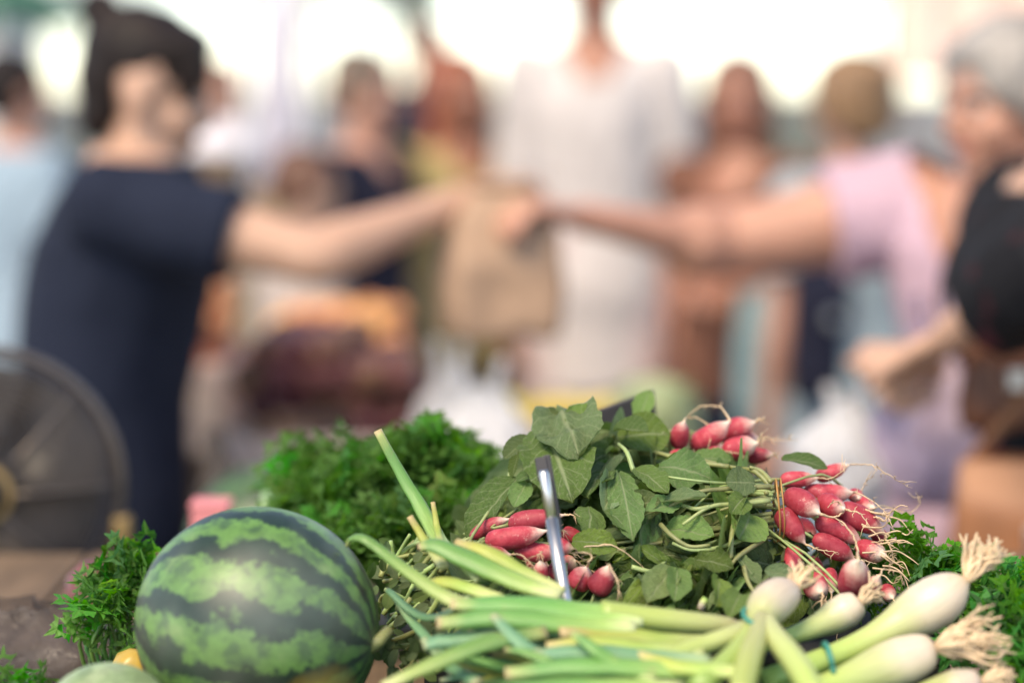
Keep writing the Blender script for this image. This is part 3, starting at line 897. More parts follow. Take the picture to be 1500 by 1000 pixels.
SL = [[(1132, 716, 1.69), (1105, 690, 1.70), (1070, 684, 1.715), (1000, 668, 1.74), (930, 664, 1.76)],
      [(1068, 683, 1.71), (1010, 676, 1.725), (960, 662, 1.75), (935, 660, 1.76)],
      [(928, 690, 1.70), (918, 662, 1.71), (906, 650, 1.73)],
      [(1070, 818, 1.63), (1072, 780, 1.645), (1080, 752, 1.66), (1095, 735, 1.67), (1128, 730, 1.675)],
      [(1128, 733, 1.67), (1080, 738, 1.665), (1040, 742, 1.66), (1000, 768, 1.655)],
      [(1120, 775, 1.67), (1060, 800, 1.645), (1015, 805, 1.64), (985, 795, 1.645)],
      [(968, 768, 1.66), (985, 785, 1.645), (1010, 800, 1.64), (1040, 798, 1.64)],
      [(1118, 790, 1.66), (1085, 812, 1.63), (1068, 830, 1.62)],
      [(1090, 830, 1.62), (1095, 850, 1.61), (1105, 868, 1.60)],
      [(1128, 712, 1.68), (1060, 716, 1.675), (1020, 722, 1.67), (960, 752, 1.67)],
      [(1130, 706, 1.69), (1115, 690, 1.70), (1098, 684, 1.70)],
      [(740, 720, 1.71), (752, 680, 1.72), (772, 645, 1.73)],
      [(925, 830, 1.63), (955, 836, 1.63), (975, 822, 1.64)],
      [(1040, 742, 1.66), (1020, 745, 1.66), (1000, 740, 1.67)]]
for i, q in enumerate(SL):
    sp = spline([W(*p) for p in q], 14)
    part('stalk', MB().tube(sp, rtab([PX(4.0, 1.68), PX(3.4, 1.68), PX(2.6, 1.68)], 14), 7), M['rstalk'], b_top if i == 2 else (b_left if i == 11 else b_right))

# ------------------------------------------------------------------ parsley
def parsley_mesh(seed):
    """one parsley leaf of five cut leaflets, unit length along +Y"""
    r = random.Random(seed)
    mb = MB()
    def leaflet(org_, ang, ln, wid, droop):
        half = [(0, 0), (.10, .22), (.44, .30), (.62, .46), (.36, .46), (.50, .62), (.72, .80), (.44, .74), (.40, .92), (.22, .88), (.16, 1.04), (0, 1.20)]
        cup = r.uniform(-.2, .6)
        pts = []
        for sgn in (1, -1):
            for (x, y) in (half if sgn == 1 else half[-2:0:-1]):
                pts.append((sgn * x * wid * r.uniform(.8, 1.2), y * ln * r.uniform(.92, 1.08)))
        vs, uv = [], []
        ca, sa = math.cos(ang), math.sin(ang)
        rib = [(0, ln * .45), (0, ln * .8)]
        for x, y in rib + pts:
            z = abs(x) * cup - (y / ln) ** 2 * ln * droop + r.uniform(-.02, .02)
            vs.append(Vector((org_[0] + x * ca - y * sa, org_[1] + x * sa + y * ca, org_[2] + z)))
            uv.append((.5 + x / (2 * wid), min(1, max(0, y / ln))))
        n = len(pts); fs = []
        for i in range(n):
            j = (i + 1) % n
            ym = (pts[i][1] + pts[j][1]) / 2
            fs.append(((0 if ym < ln * .62 else 1), 2 + i, 2 + j))
        k = [i for i in range(n) if pts[i][1] > ln * .55]
        mb.add(vs, fs, uv)
    dr_ = r.uniform(.1, .55)
    leaflet((0, .46, .02), r.uniform(-.25, .25), .46, .42, dr_)
    for s in (1, -1):
        leaflet((0, .42, .01), s * R(58) + r.uniform(-.2, .2), .36, .34, r.uniform(.1, .6))
        leaflet((0, .18, 0), s * R(72) + r.uniform(-.25, .25), .34, .31, r.uniform(.1, .6))
    mb.tube([(0, -.25, -.05), (0, .2, 0), (0, .55, .015)], [.020, .018, .01], 4)
    return mb
PM = [parsley_mesh(i) for i in range(8)]
PMESH = []
for p in PM:
    m = p.mesh('parsley_leaf', False); m.materials.append(M['parsley']); PMESH.append(m)
def parsley(label, root, centre, n_part, n_stuff, size, seed, spread):
    """root: where the stalks are held; centre: list of (point, radii) ellipsoids of foliage"""
    r = random.Random(seed)
    t = thing('parsley_bunch', label, 'parsley', root)
    stuff = MB()
    made = []
    for i in range(n_part + n_stuff):
        c, rad = r.choice(centre)
        d = Vector((r.gauss(0, 1), r.gauss(0, 1) - .35, abs(r.gauss(0, 1)) * .9)).normalized()
        inner = i >= n_part and r.random() < .6
        k = r.uniform(.35, .85) if inner else r.uniform(.8, 1.05)
        if not inner and i < n_part and d.y > .45: d.y = -d.y
        p = Vector(c) + Vector((d.x * rad[0], d.y * rad[1], d.z * rad[2])) * k
        dirv = (d + Vector((r.gauss(0, .5), r.gauss(0, .5), r.gauss(.15, .45)))).normalized()
        nrm = (d * .4 + Vector((r.gauss(0, .6), r.gauss(-.3, .6), .8))).normalized()
        s = size * r.choice((.7, .9, 1.1, 1.3, 1.6)) * r.uniform(.85, 1.15)
        Mx = frame(p, p + dirv * s, nrm, s)
        if i < n_part:
            put('leaf', r.choice(PMESH), M['parsley'], t, Mx)
            if i % 3 == 0: made.append(p)
        else:
            q = r.choice(PM)
            stuff.add([Mx @ Vector(v) for v in q.v], q.f, q.uv)
    if n_stuff: part('foliage', stuff, M['parsley'], t, False, 'stuff')
    for p in made[:90]:
        mid = Vector(root).lerp(p, .55) + Vector((r.gauss(0, .01), r.gauss(0, .01), .008))
        part('stalk', MB().tube(spline([Vector(root) + Vector((r.gauss(0, .008), r.gauss(0, .008), .004)), mid, p], 7), [.0016] * 7, 5), M['pstalk'], t)
    return t
pc = []
for u, v, d, a, b in ((505, 745, 1.93, 85, 95), (575, 715, 1.97, 95, 90), (640, 705, 1.95, 75, 95), (690, 735, 1.93, 55, 70), (590, 790, 1.86, 90, 75), (480, 700, 2.02, 60, 50), (655, 780, 1.86, 70, 60), (612, 672, 1.94, 22, 24), (652, 680, 1.95, 16, 20)):
    p = W(u, v, d)
    pc.append((p - Vector((0, 0, PX(b, d) * .35 + PX(14, d))), (PX(a, d), PX(a, d) * .75, PX(b, d) * .92)))
parsley('big leafy parsley bunch heaped between the watermelon and the radishes', (-.09, 2.0, TA + .004), pc, 300, 1500, .027, 21, 1)
p = W(165, 905, 1.72)
parsley('small parsley sprig bunch sticking out behind the striped watermelon', (p.x, p.y, TA + .003), [(p - Vector((0, 0, .012)), (.016, .02, .034)), (W(193, 880, 1.74), (.010, .018, .022))], 50, 24, .027, 22, 1)
p = W(1500, 975, 1.62)
parsley('fresh parsley bunch beside the onion roots', (p.x, p.y, TA + .003), [(p, (.032, .045, .040)), (W(1480, 930, 1.65), (.022, .035, .034))], 90, 60, .029, 23, 1)
p = W(1330, 875, 1.70)
parsley('parsley sprigs showing behind the radish roots and onion bulbs', (p.x, p.y, TA + .003), [(p, (.030, .03, .026)), (W(1360, 850, 1.70), (.012, .02, .016))], 60, 30, .024, 24, 1)
p = W(40, 1000, 1.60)
parsley('low parsley leaves beside the pale melon', (p.x, p.y, TA + .003), [(p - Vector((0, 0, .02)), (.025, .02, .022))], 18, 10, .024, 25, 1)

# pale leek leaf leaning at the back of the parsley
lm = leaf_mesh('leek_leaf', 77, .20, .45, .5, .02, 0, 6, 14, .3, .01)
o = link('leek_leaf', lm, M['oleaf_b'])
o.matrix_basis = frame(W(385, 770, 2.06), W(440, 655, 2.10), Vector((-.6, -.8, .2)), PX(110, 2.08))
tag(o, 'pale wide leek leaf leaning against the back of the parsley', 'leaf')

# ------------------------------------------------------------------ purslane bunch with its cut stems
pr = thing('purslane_bunch', 'purslane bunch with pale cut stems beside the striped watermelon', 'purslane', (-.075, 1.66, TA))
r = random.Random(5)
LF = [leaf_mesh('purslane_leaf', 500 + i, .40, .2, r.uniform(-.6, .6), .02, 0, 4, 7, 0, .02) for i in range(4)]
for m in LF: m.materials.append(M['purslane'])
for i in range(120):
    u, v = r.uniform(552, 700), r.uniform(815, 990)
    if u > 640 and v < 830: continue
    d = 1.70 - (v - 815) / 175 * .10 + r.uniform(-.012, .04)
    a = R(r.gauss(38, 22)); ln = r.uniform(28, 75)
    A, B = W(u, v, d), W(u + math.cos(a) * ln, v - math.sin(a) * ln, d + r.uniform(-.015, .02))
    mid = A.lerp(B, .5) + Vector((r.gauss(0, .002), r.gauss(0, .002), r.gauss(0, .002)))
    part('stem', MB().tube(spline([A, mid, B], 7), rtab([PX(r.uniform(2.4, 4.6), d)] * 2, 7), 7), M['pustalk'], pr)
for i in range(150):
    u, v = r.uniform(548, 660), r.uniform(800, 985)
    d = 1.695 - (v - 815) / 175 * .10 + r.uniform(-.02, .03)
    A = W(u, v, d); a = r.uniform(0, 6.28); ln = r.uniform(14, 32)
    B = W(u + math.cos(a) * ln, v + math.sin(a) * ln, d + r.uniform(-.01, .01))
    put('leaf', r.choice(LF), M['purslane'], pr, frame(A, B, Vector((r.gauss(0, .5), -.8, r.gauss(.4, .4))), PX(ln, d) * r.uniform(.8, 1.1)))

# ------------------------------------------------------------------ spring onions
def onion(parent, pts, radii, roots=None, rootn=26, seed=0, sides=18, n=26):
    """bulb and shaft in one skin: pts (u, v, d), radii px from root end to the leaf end"""
    P = spline([W(*p) for p in pts], n)
    rad = rtab([PX(q * .93, pts[0][2]) for q in radii], n)
    mb = MB().tube(P, rad, sides)
    o = part('onion', mb, M['bulb'], parent)
    if roots:
        r = random.Random(seed)
        ax = W(*roots) - P[0]
        L = ax.length; ax.normalize()
        s1 = ax.orthogonal().normalized(); s2 = ax.cross(s1)
        m = MB()
        for k in range(rootn):
            a = r.uniform(0, 6.28); w = r.uniform(.05, 1.0) * .6
            d = (ax + (s1 * math.cos(a) + s2 * math.sin(a)) * w).normalized()
            b = P[0] + (s1 * math.cos(a) + s2 * math.sin(a)) * rad[1] * .35 * w + ax * -.001
            l = L * r.uniform(.55, 1.3)
            kink = (s1 * r.gauss(0, 1) + s2 * r.gauss(0, 1)) * l * .10
            g = Vector((0, 0, -l * .12))
            sp = spline([b - d * .003, b + d * l * .35 + kink * .5, b + d * l * .7 - kink * .3 + g * .5, b + d * l + kink + g], 9)
            m.tube(sp, rtab([.0013, .0012, .0010, .0006], 9), 5)
        root = link('root_tuft', m.mesh('root_tuft', True, worg(o)), M['oroot'], o)
    return o, P
def onion_leaf(par_onion, pts, radii, mat='oleaf', flat=.5, n=22, sides=10, fold=True):
    P = spline([W(*p) for p in pts], n)
    rad = rtab([PX(q * .86, pts[0][2]) for q in radii], n)
    t = (P[-1] - P[0]).normalized()
    up = Vector((0, -.55, .85))
    mb = MB().tube(P, rad, sides, True, flat, side_hint=t.cross(up))
    if fold:
        rr = random.Random(int(pts[0][0] * 7 + pts[0][1]))
        for i, p in enumerate(mb.v):
            c = P[i // sides]
            q = Vector(p)
            mb.v[i] = tuple(c + (q - c) * (1 + .16 * mnoise.noise(Vector((i // sides * .35, (i % sides) * .5, rr.random() * .1)))))
    o = link('leaf', mb.mesh('onion_leaf', True, worg(par_onion)), M[mat], par_onion)
    return o
ob = thing('spring_onion_bunch', 'spring onion bunch of large white bulbs with bushy roots and a teal band', 'spring onions', (.20, 1.52, TA + .045))
oa = thing('spring_onion_bunch', 'spring onion with upturned round bulb, teal band at its neck, shafts splayed', 'spring onions', (.14, 1.50, TA + .045))
oc = thing('spring_onion_bunch', 'long green spring onion leaves lying crosswise in front of the radishes', 'spring onions', (.02, 1.50, TA + .045))
# bunch with the two big bulbs
o1, _ = onion(ob, [(1418, 848, 1.55), (1400, 860, 1.55), (1372, 880, 1.55), (1335, 902, 1.55), (1300, 922, 1.545), (1250, 948, 1.535), (1190, 972, 1.52), (1120, 998, 1.51)],
              [5, 22, 35, 42, 42, 36, 28, 22, 20, 19, 20, 21], (1450, 790, 1.56), 60, 1)
o2, _ = onion(ob, [(1372, 948, 1.52), (1360, 952, 1.52), (1325, 966, 1.52), (1285, 980, 1.515), (1240, 996, 1.505), (1190, 1012, 1.495), (1120, 1035, 1.48)],
              [5, 22, 34, 40, 39, 33, 26, 22, 21, 21], (1462, 925, 1.52), 80, 2)
o3, _ = onion(ob, [(1262, 880, 1.575), (1256, 884, 1.575), (1235, 896, 1.575), (1210, 910, 1.57), (1175, 925, 1.56), (1130, 940, 1.55), (1080, 956, 1.53)],
              [5, 20, 29, 27, 19, 14, 12, 12], (1290, 858, 1.58), 24, 3)
o4, _ = onion(ob, [(1440, 1000, 1.50), (1425, 1002, 1.50), (1385, 1012, 1.50), (1340, 1026, 1.49), (1280, 1046, 1.48)],
              [5, 24, 32, 26, 20, 18], (1480, 985, 1.50), 40, 4)
ringp = [W(1214 + 9 * math.cos(a) * .6 + 6 * math.sin(a), 975 + 33 * math.sin(a), 1.516 - .019 * math.cos(a)) for a in [i / 28 * 2 * math.pi for i in range(29)]]
part('rubber_band', MB().tube(ringp, PX(4.2, 1.5), 8), M['band_teal'], ob)
# upturned bulb
a1, _ = onion(oa, [(1158, 866, 1.555), (1153, 868, 1.55), (1136, 877, 1.54), (1120, 893, 1.53), (1110, 912, 1.52), (1098, 935, 1.50), (1070, 965, 1.47), (1020, 1010, 1.44)],
              [6, 24, 33, 34, 27, 22, 19, 18, 18], (1185, 826, 1.56), 30, 6)
a2, _ = onion(oa, [(1116, 905, 1.515), (1108, 935, 1.49), (1096, 970, 1.46), (1085, 1020, 1.42)], [14, 17, 20, 21, 20])
a3, _ = onion(oa, [(1122, 908, 1.515), (1138, 935, 1.49), (1165, 970, 1.46), (1195, 1020, 1.42)], [14, 17, 20, 21, 20])
a4, _ = onion(oa, [(1105, 912, 1.52), (1070, 930, 1.50), (1020, 948, 1.49), (960, 970, 1.47)], [13, 15, 16, 15])
for q in (a2, a3, a4):
    q.data.materials.clear(); q.data.materials.append(M['bulb'])
    uvl = q.data.uv_layers[0].data
    for d_ in uvl: d_.uv[1] = .48 + d_.uv[1] * .3
ringp = [W(1112 + 23 * math.cos(a) - 4 * math.sin(a), 902 + 7 * math.cos(a) + 12 * math.sin(a), 1.52 - .02 * math.sin(a) ) for a in [i / 24 * 2 * math.pi for i in range(25)]]
part('rubber_band', MB().tube(ringp, PX(3.6, 1.5), 8), M['band_teal'], oa)
# long leaves in front of the radishes
s1, _ = onion(oc, [(1082, 918, 1.535), (1060, 916, 1.53), (1020, 912, 1.525), (960, 906, 1.52), (880, 897, 1.515)], [10, 15, 17, 18, 19, 20], None)
uvl = s1.data.uv_layers[0].data
for d_ in uvl: d_.uv[1] = .40 + d_.uv[1] * .45
LV = [  # points, radii px, material
    ([(940, 905, 1.515), (860, 896, 1.51), (760, 886, 1.51), (660, 884, 1.51)], [20, 24, 24, 20, 12], 'oleaf'),
    ([(930, 918, 1.505), (840, 915, 1.50), (740, 905, 1.50), (640, 912, 1.50)], [16, 20, 22, 20, 14], 'oleaf'),
    ([(1060, 940, 1.51), (980, 938, 1.50), (900, 928, 1.50), (820, 925, 1.49)], [14, 18, 18, 12], 'oleaf_y'),
    ([(820, 872, 1.53), (760, 852, 1.54), (700, 826, 1.55), (640, 800, 1.56), (612, 800, 1.56)], [14, 20, 22, 18, 8], 'oleaf'),
    ([(825, 866, 1.535), (770, 840, 1.55), (715, 810, 1.56), (668, 794, 1.57)], [10, 15, 16, 10], 'oleaf_y'),
    ([(700, 895, 1.52), (650, 872, 1.53), (600, 838, 1.545), (560, 808, 1.56), (535, 790, 1.565), (516, 788, 1.57), (508, 800, 1.57)], [16, 15, 13, 11, 10, 9, 6], 'oleaf'),
    ([(660, 815, 1.58), (640, 785, 1.63), (612, 735, 1.655), (585, 690, 1.665), (553, 630, 1.67)], [15, 15, 14, 12, 10, 8], 'oleaf'),
    ([(650, 830, 1.57), (632, 805, 1.60), (618, 785, 1.61), (600, 756, 1.615)], [10, 9, 8, 6], 'oleaf_y'),
    ([(648, 800, 1.60), (641, 775, 1.63), (634, 735, 1.64)], [7, 6, 4], 'oleaf_y'),
    ([(560, 1005, 1.46), (640, 970, 1.47), (720, 940, 1.48), (800, 925, 1.49)], [10, 17, 19, 14], 'oleaf'),
    ([(980, 1000, 1.46), (880, 985, 1.46), (800, 965, 1.47), (755, 935, 1.48), (722, 900, 1.495)], [16, 18, 16, 14, 8], 'oleaf_b'),
    ([(960, 995, 1.45), (910, 975, 1.455), (870, 950, 1.46), (838, 925, 1.47)], [12, 14, 13, 8], 'oleaf'),
    ([(1040, 968, 1.475), (960, 962, 1.47), (860, 955, 1.47), (780, 958, 1.47)], [15, 18, 17, 12], 'oleaf_b'),
    ([(1050, 985, 1.46), (950, 978, 1.455), (850, 975, 1.455), (740, 985, 1.455)], [16, 20, 20, 14], 'oleaf'),
    ([(690, 870, 1.545), (650, 900, 1.55), (612, 900, 1.565), (575, 870, 1.58), (566, 862, 1.585)], [9, 9, 8, 7, 4], 'oleaf_b'),
    ([(620, 935, 1.53), (660, 975, 1.50), (700, 1000, 1.47)], [7, 11, 12], 'oleaf_b'),
    ([(575, 868, 1.585), (600, 905, 1.57), (640, 950, 1.54), (665, 985, 1.52)], [6, 8, 10, 10], 'oleaf_b'),
    ([(760, 930, 1.495), (700, 935, 1.50), (655, 938, 1.50), (620, 945, 1.50)], [16, 18, 16, 11], 'oleaf_b'),
    ([(1000, 1010, 1.44), (900, 1005, 1.44), (800, 1008, 1.44), (700, 1020, 1.44)], [18, 20, 20, 15], 'oleaf'),
    ([(740, 880, 1.53), (690, 862, 1.545), (650, 852, 1.555), (620, 855, 1.56)], [12, 14, 13, 8], 'oleaf_y'),
    ([(700, 850, 1.55), (672, 820, 1.565), (655, 800, 1.575), (640, 790, 1.58)], [6, 8, 7, 4], 'oleaf'),
    ([(1030, 955, 1.485), (950, 950, 1.48), (870, 940, 1.48), (800, 945, 1.48)], [12, 14, 14, 9], 'oleaf_y'),
    ([(880, 1000, 1.45), (820, 975, 1.46), (770, 955, 1.47), (740, 950, 1.475)], [8, 10, 9, 5], 'oleaf'),
    ([(1100, 985, 1.45), (1040, 980, 1.45), (990, 975, 1.455), (930, 955, 1.47)], [14, 16, 15, 8], 'oleaf_y'),
]
for i, (pts, rad, mt) in enumerate(LV):
    onion_leaf(s1, pts, rad, mt, .45 + .2 * ((i * 37) % 10) / 10)
r = random.Random(9)
for i in range(34):     # lower leaves of the heap
    v = r.uniform(905, 1010); u = r.uniform(820, 1060); d = 1.53 - (v - 900) / 100 * .06 + .03
    ln = min(r.uniform(140, 430), u - r.uniform(640, 690)); dv = r.uniform(-45, 55)
    onion_leaf(s1, [(u, v, d), (u - ln * .5, v + dv * .4 + r.uniform(-12, 12), d), (u - ln, v + dv, d)], [12, 15, 12, 4], r.choice(['oleaf', 'oleaf', 'oleaf_b', 'oleaf_y']), .55)
# loose white scrap of stalk
sc = MB().tube([W(1026, 892, 1.57), W(1030, 882, 1.57), W(1034, 875, 1.57)], [PX(6, 1.57), PX(6, 1.57), PX(5, 1.57)], 8)
solo('stalk_scrap', sc, M['bulb'], 'tiny white stalk scrap lying on the long onion leaves', 'scrap', W(1026, 892, 1.57))

# ------------------------------------------------------------------ watermelons and melon
def melon(name, label, c, rad, mat, rot, stem=True, squash=.96):
    t = thing(name, label, 'melon', Vector(c) - Vector((0, 0, rad * squash)))
    mb = MB().ell((0, 0, 0), (rad * 1.04, 0, 0), (0, rad, 0), (0, 0, rad * squash), 64, 40)
    for i, p in enumerate(mb.v):
        q = Vector(p); mb.v[i] = tuple(q * (1 + .006 * mnoise.noise(q * 14)))
    o = link('rind', mb.mesh('rind'), mat, t)
    o.location = (0, 0, rad * squash); o.rotation_euler = rot
    if stem:
        m = MB().tube([(rad * 1.0, 0, 0), (rad * 1.07, 0, .004), (rad * 1.12, .008, .012)], [.006, .0045, .004], 8)
        s = link('stem', m.mesh('stem'), M['rstalk'], o)
    return t
c = W(377, 915, 1.585)
melon('watermelon', 'small round watermelon with jagged dark stripes and a yellow ground spot', c, PX(176, 1.585), M['melon'], (R(-14), R(7), R(-14)), True, 1.0)
for i, (u, v, d, rad, lab) in enumerate(((400, 745, 2.75, .095, 'plain far watermelon closest to the vendor on the side table'), (560, 735, 2.85, .10, 'plain far watermelon in the middle of three on the side table'),
                                         (700, 735, 2.72, .095, 'plain far watermelon beside the white bag on the side table'))):
    c = W(u, v, d); c.z = TB + rad
    melon('watermelon', lab, c, rad, M['melon_far'], (R(20 * i), R(12), R(40 * i + 15)), True, 1.0)
c = W(158, 1045, 1.50)
melon('melon', 'pale green melon lying against the striped watermelon', (c.x, c.y, TA + .044), .044, M['melon_pale'], (.3, .2, .9), True, 1.0)
# yellow pepper tip
c = W(197, 968, 1.62)
pp = thing('yellow_pepper', 'yellow pepper half hidden behind the striped watermelon', 'pepper', (c.x, c.y, TA))
mb = MB()
prof = [(0, .3), (.05, .75), (.2, 1), (.5, .95), (.8, .75), (.95, .4), (1, .1)]
q0, q1 = Vector((c.x - .01, c.y + .02, TA + .02)), W(200, 955, 1.62)
M['pepper'] = plain('pepper_skin', (.50, .33, .06), .35, .1, 20)
mb.tube([q0.lerp(q1, z) for z, _ in prof], [.020 * k for _, k in prof], 18)
for i, p in enumerate(mb.v):
    ctr = q0.lerp(q1, prof[i // 18][0]); a = (i % 18) / 18 * 6.283
    mb.v[i] = tuple(ctr + (Vector(p) - ctr) * (1 + .09 * math.cos(4 * a)))
part('flesh', mb, M['pepper'], pp)
part('stem', MB().tube([q0, q0 - (q1 - q0).normalized() * .02], [.006, .004], 8), M['rstalk'], pp)

# ------------------------------------------------------------------ steel rod and slate board
rt = W(795, 683, 1.585); rb = W(826, 868, 1.555)
foot = rb + (rb - rt).normalized() * .11; foot.z = max(foot.z, TA + .046)
rod = thing('price_stake', 'polished steel price tag stake stuck between radishes and onions', 'stake', foot)
part('rod', MB().tube([foot, rb, rt.lerp(rb, .42)], [PX(9.5, 1.57)] * 3, 16), M['chrome'], rod)
part('upper_rod', MB().tube([rt.lerp(rb, .43), rt.lerp(rb, .06), rt.lerp(rb, .03)], [PX(8, 1.57), PX(8, 1.57), PX(6, 1.57)], 16), M['chrome'], rod)
k = (rt - rb).normalized()
x = Vector((1, 0, 0)); x = (x - k * x.dot(k)).normalized(); y = k.cross(x)
def obox(c, hx, hy, hz):
    Mx = Matrix.Identity(4)
    for i in range(3): Mx[i][0] = x[i]; Mx[i][1] = y[i]; Mx[i][2] = k[i]; Mx[i][3] = c[i]
    return MB().box((-hx, -hy, -hz), (hx, hy, hz), Mx)
part('clip', obox(rt + y * .008, .0042, .002, .008), M['dark_metal'], rod, False, bevel=.001)
part('clip_back', obox(rt.lerp(rb, .20) + y * .0085 + x * .004, .0026, .0018, .026), M['dark_metal'], rod, False, bevel=.001)
a, b, c2 = W(800, 622, 1.90), W(958, 570, 1.90), W(958, 760, 1.90)
sb = thing('slate_board', 'black slate price board tilted behind the radish pile', 'price board', (.09, 1.90, TA))
n = Vector((0, 1, .06)).normalized() * .006
low_l, low_r = W(835, 800, 1.90), W(990, 760, 1.90)
low_l.z = low_r.z = TA + .003
tr = W(958, 572, 1.90); tl = W(800, 628, 1.90)
mb = MB().add([low_l, low_r, tr, tl, low_l + n, low_r + n, tr + n, tl + n], [(0, 1, 2, 3), (7, 6, 5, 4), (0, 4, 5, 1), (1, 5, 6, 2), (2, 6, 7, 3), (3, 7, 4, 0)])
part('board', mb, M['slate'], sb, False, bevel=.001)
part('prop', MB().tube([low_r + n + Vector((-.03, .05, 0)), tr + n * 1.5 + Vector((-.03, .004, -.03))], [.004, .004], 8), M['wood_dk'], sb)

# ------------------------------------------------------------------ people

def ripple(me, fn):
    """push each vertex along its normal by fn(co)"""
    n = len(me.vertices)
    co = np.empty(n * 3, dtype=np.float32); no = np.empty(n * 3, dtype=np.float32)
    me.vertices.foreach_get('co', co)
    me.vertices.foreach_get('normal', no)
    co = co.reshape(-1, 3); no = no.reshape(-1, 3)
    d = np.array([fn(p) for p in co], dtype=np.float32)
    me.vertices.foreach_set('co', (co + no * d[:, None]).ravel())
    me.update()
def cut(me, keep):
    """drop the faces whose centre fails keep()"""
    import bmesh
    b = bmesh.new(); b.from_mesh(me)
    bmesh.ops.delete(b, geom=[f for f in b.faces if not keep(f.calc_center_median())], context='FACES')
    b.to_mesh(me); b.free()
TORSO = [(.455, .090, .068), (.50, .104, .078), (.545, .100, .075), (.59, .088, .067), (.63, .081, .062), (.68, .087, .066), (.73, .095, .070), (.77, .100, .066), (.80, .098, .056), (.825, .070, .044), (.85, .036, .036)]
def person(label, xy, yaw, H, skin, shirt, legs, hair, style='short', female=True, bulk=1.0, lean=0.0, head_yaw=0.0, head_pitch=0.0,
           left=None, right=None, sleeve=.55, hem=.47, voxel=.0095, group=None, shoes='shoe', inflate=.012, arm_fat=1.0, skirt=None, neck_open=0.0,
           pole_l=None, pole_r=None, curl=.5, lat_lean=0.0, head_off=(0, 0, 0), long_leg=True):
    base = Vector((xy[0], xy[1], 0))
    t = thing('person', label, 'person', base, group)
    ya = R(yaw)
    F = Vector((math.cos(ya), math.sin(ya), 0)); Lf = UP.cross(F)
    def spine(z):      # z as a fraction of the height
        return base + F * (lean * sstep((z - .48) / .40)) + Lf * (lat_lean * sstep((z - .48) / .4)) + UP * (z * H)
    sw = (.105 if female else .118) * H * (1 + (bulk - 1) * .5)
    def torso_rings(lo, hi, inf, n=16):
        out = []
        for i in range(n):
            z = lerp(lo, hi, i / (n - 1))
            wl = interp([(a, b) for a, b, c in TORSO], z) * H * bulk + inf
            wd = interp([(a, c) for a, b, c in TORSO], z) * H * bulk + inf
            out.append((spine(z), Lf * wl, F * wd))
        return out
    def arm_pts(sgn, target, pole):
        S = spine(.803) + Lf * sgn * (sw - .012)
        a, b = .178 * H, .156 * H
        if target is None: target = S + Vector((0, 0, -(a + b) * .985)) + F * .05 + Lf * sgn * .035
        T = Vector(target)
        d = T - S; D = d.length
        if D > (a + b) * .995:
            k = D / ((a + b) * .995); a *= k; b *= k
        u = d.normalized()
        cosA = (a * a + D * D - b * b) / (2 * a * D)
        cosA = max(-1, min(1, cosA))
        pv = Vector(pole) if pole else (-F * .6 + Lf * sgn * .3 + Vector((0, 0, -.7)))
        pv = pv - u * pv.dot(u); pv.normalize()
        E = S + u * a * cosA + pv * a * math.sqrt(1 - cosA * cosA)
        return S, E, T
    af = arm_fat
    ARMS = {1: arm_pts(1, left, pole_l), -1: arm_pts(-1, right, pole_r)}
    def leg_pts(sgn):
        hipp = spine(.50) + Lf * sgn * .052 * H
        knee = base + Lf * sgn * .055 * H + UP * .285 * H + F * .012
        ank = base + Lf * sgn * .058 * H + UP * .045 * H - F * .012
        return hipp, knee, ank
    body = MB()
    body.rings(torso_rings(.455, .85, 0))
    hh = .136 * H
    nb = spine(.835)
    HC = Vector((0, 0, 0)) + spine(.90); HC.z = H - hh / 2; HC = HC + F * (.018 + lean * .25) + Vector(head_off)
    body.tube([nb - UP * .02, nb.lerp(HC, .5), HC - UP * hh * .1], [.050 * H / 1.65, .046 * H / 1.65, .048 * H / 1.65], 16)
    hy = ya + R(head_yaw); hp = R(head_pitch)
    hf = Vector((math.cos(hy) * math.cos(hp), math.sin(hy) * math.cos(hp), math.sin(hp)))
    hl = UP.cross(hf).normalized(); hu = hf.cross(hl)
    def hpnt(x, y, z): return HC + (hf * x + hl * y + hu * z) * hh
    def hell(mb, c, r, seg=18, rings=12): return mb.ell(hpnt(*c), hf * r[0] * hh, hl * r[1] * hh, hu * r[2] * hh, seg, rings)
    hell(body, (-.05, 0, .12), (.42, .335, .37)); hell(body, (.10, 0, -.12), (.27, .265, .37))
    hell(body, (.235, 0, -.40), (.10, .13, .09)); hell(body, (.05, 0, -.30), (.24, .24, .16))
    hell(body, (.375, 0, -.10), (.10, .055, .10)); hell(body, (.345, 0, 0.0), (.05, .035, .13))
    hell(body, (.30, 0, .075), (.07, .22, .05)); hell(body, (.31, 0, -.265), (.065, .13, .07))
    for s in (1, -1):
        hell(body, (-.03, s * .345, -.06), (.10, .035, .15)); hell(body, (.22, s * .19, -.14), (.12, .09, .11))
    for s in (1, -1):
        S, E, T = ARMS[s]
        q = H / 1.65
        body.tube(spline([S, S.lerp(E, .5), E], 8), [x * q * af for x in (.052, .052, .050, .048, .045, .042, .040, .039)], 14)
        body.tube(spline([E, E.lerp(T, .4), T], 8), [x * q for x in (.039 * af, .041 * af, .040 * af, .037, .033, .029, .026, .025)], 14)
        body.ball(S, .052 * q * af); body.ball(E, .037 * q * (1 + (af - 1) * .6))
        # hand
        d = (T - E).normalized()
        side = d.cross(UP)
        if side.length < .3: side = F * s
        side.normalize()
        nrm = side.cross(d).normalized()        # back of the hand, upward
        hl_ = .105 * H
        P1 = T + d * hl_ * .48
        body.rings([(T - d * .01, side * .024 * q, nrm * .019 * q), (T + d * hl_ * .15, side * .030 * q, nrm * .017 * q), (T + d * hl_ * .35, side * .039 * q, nrm * .015 * q), (P1, side * .040 * q, nrm * .0125 * q)], 14)
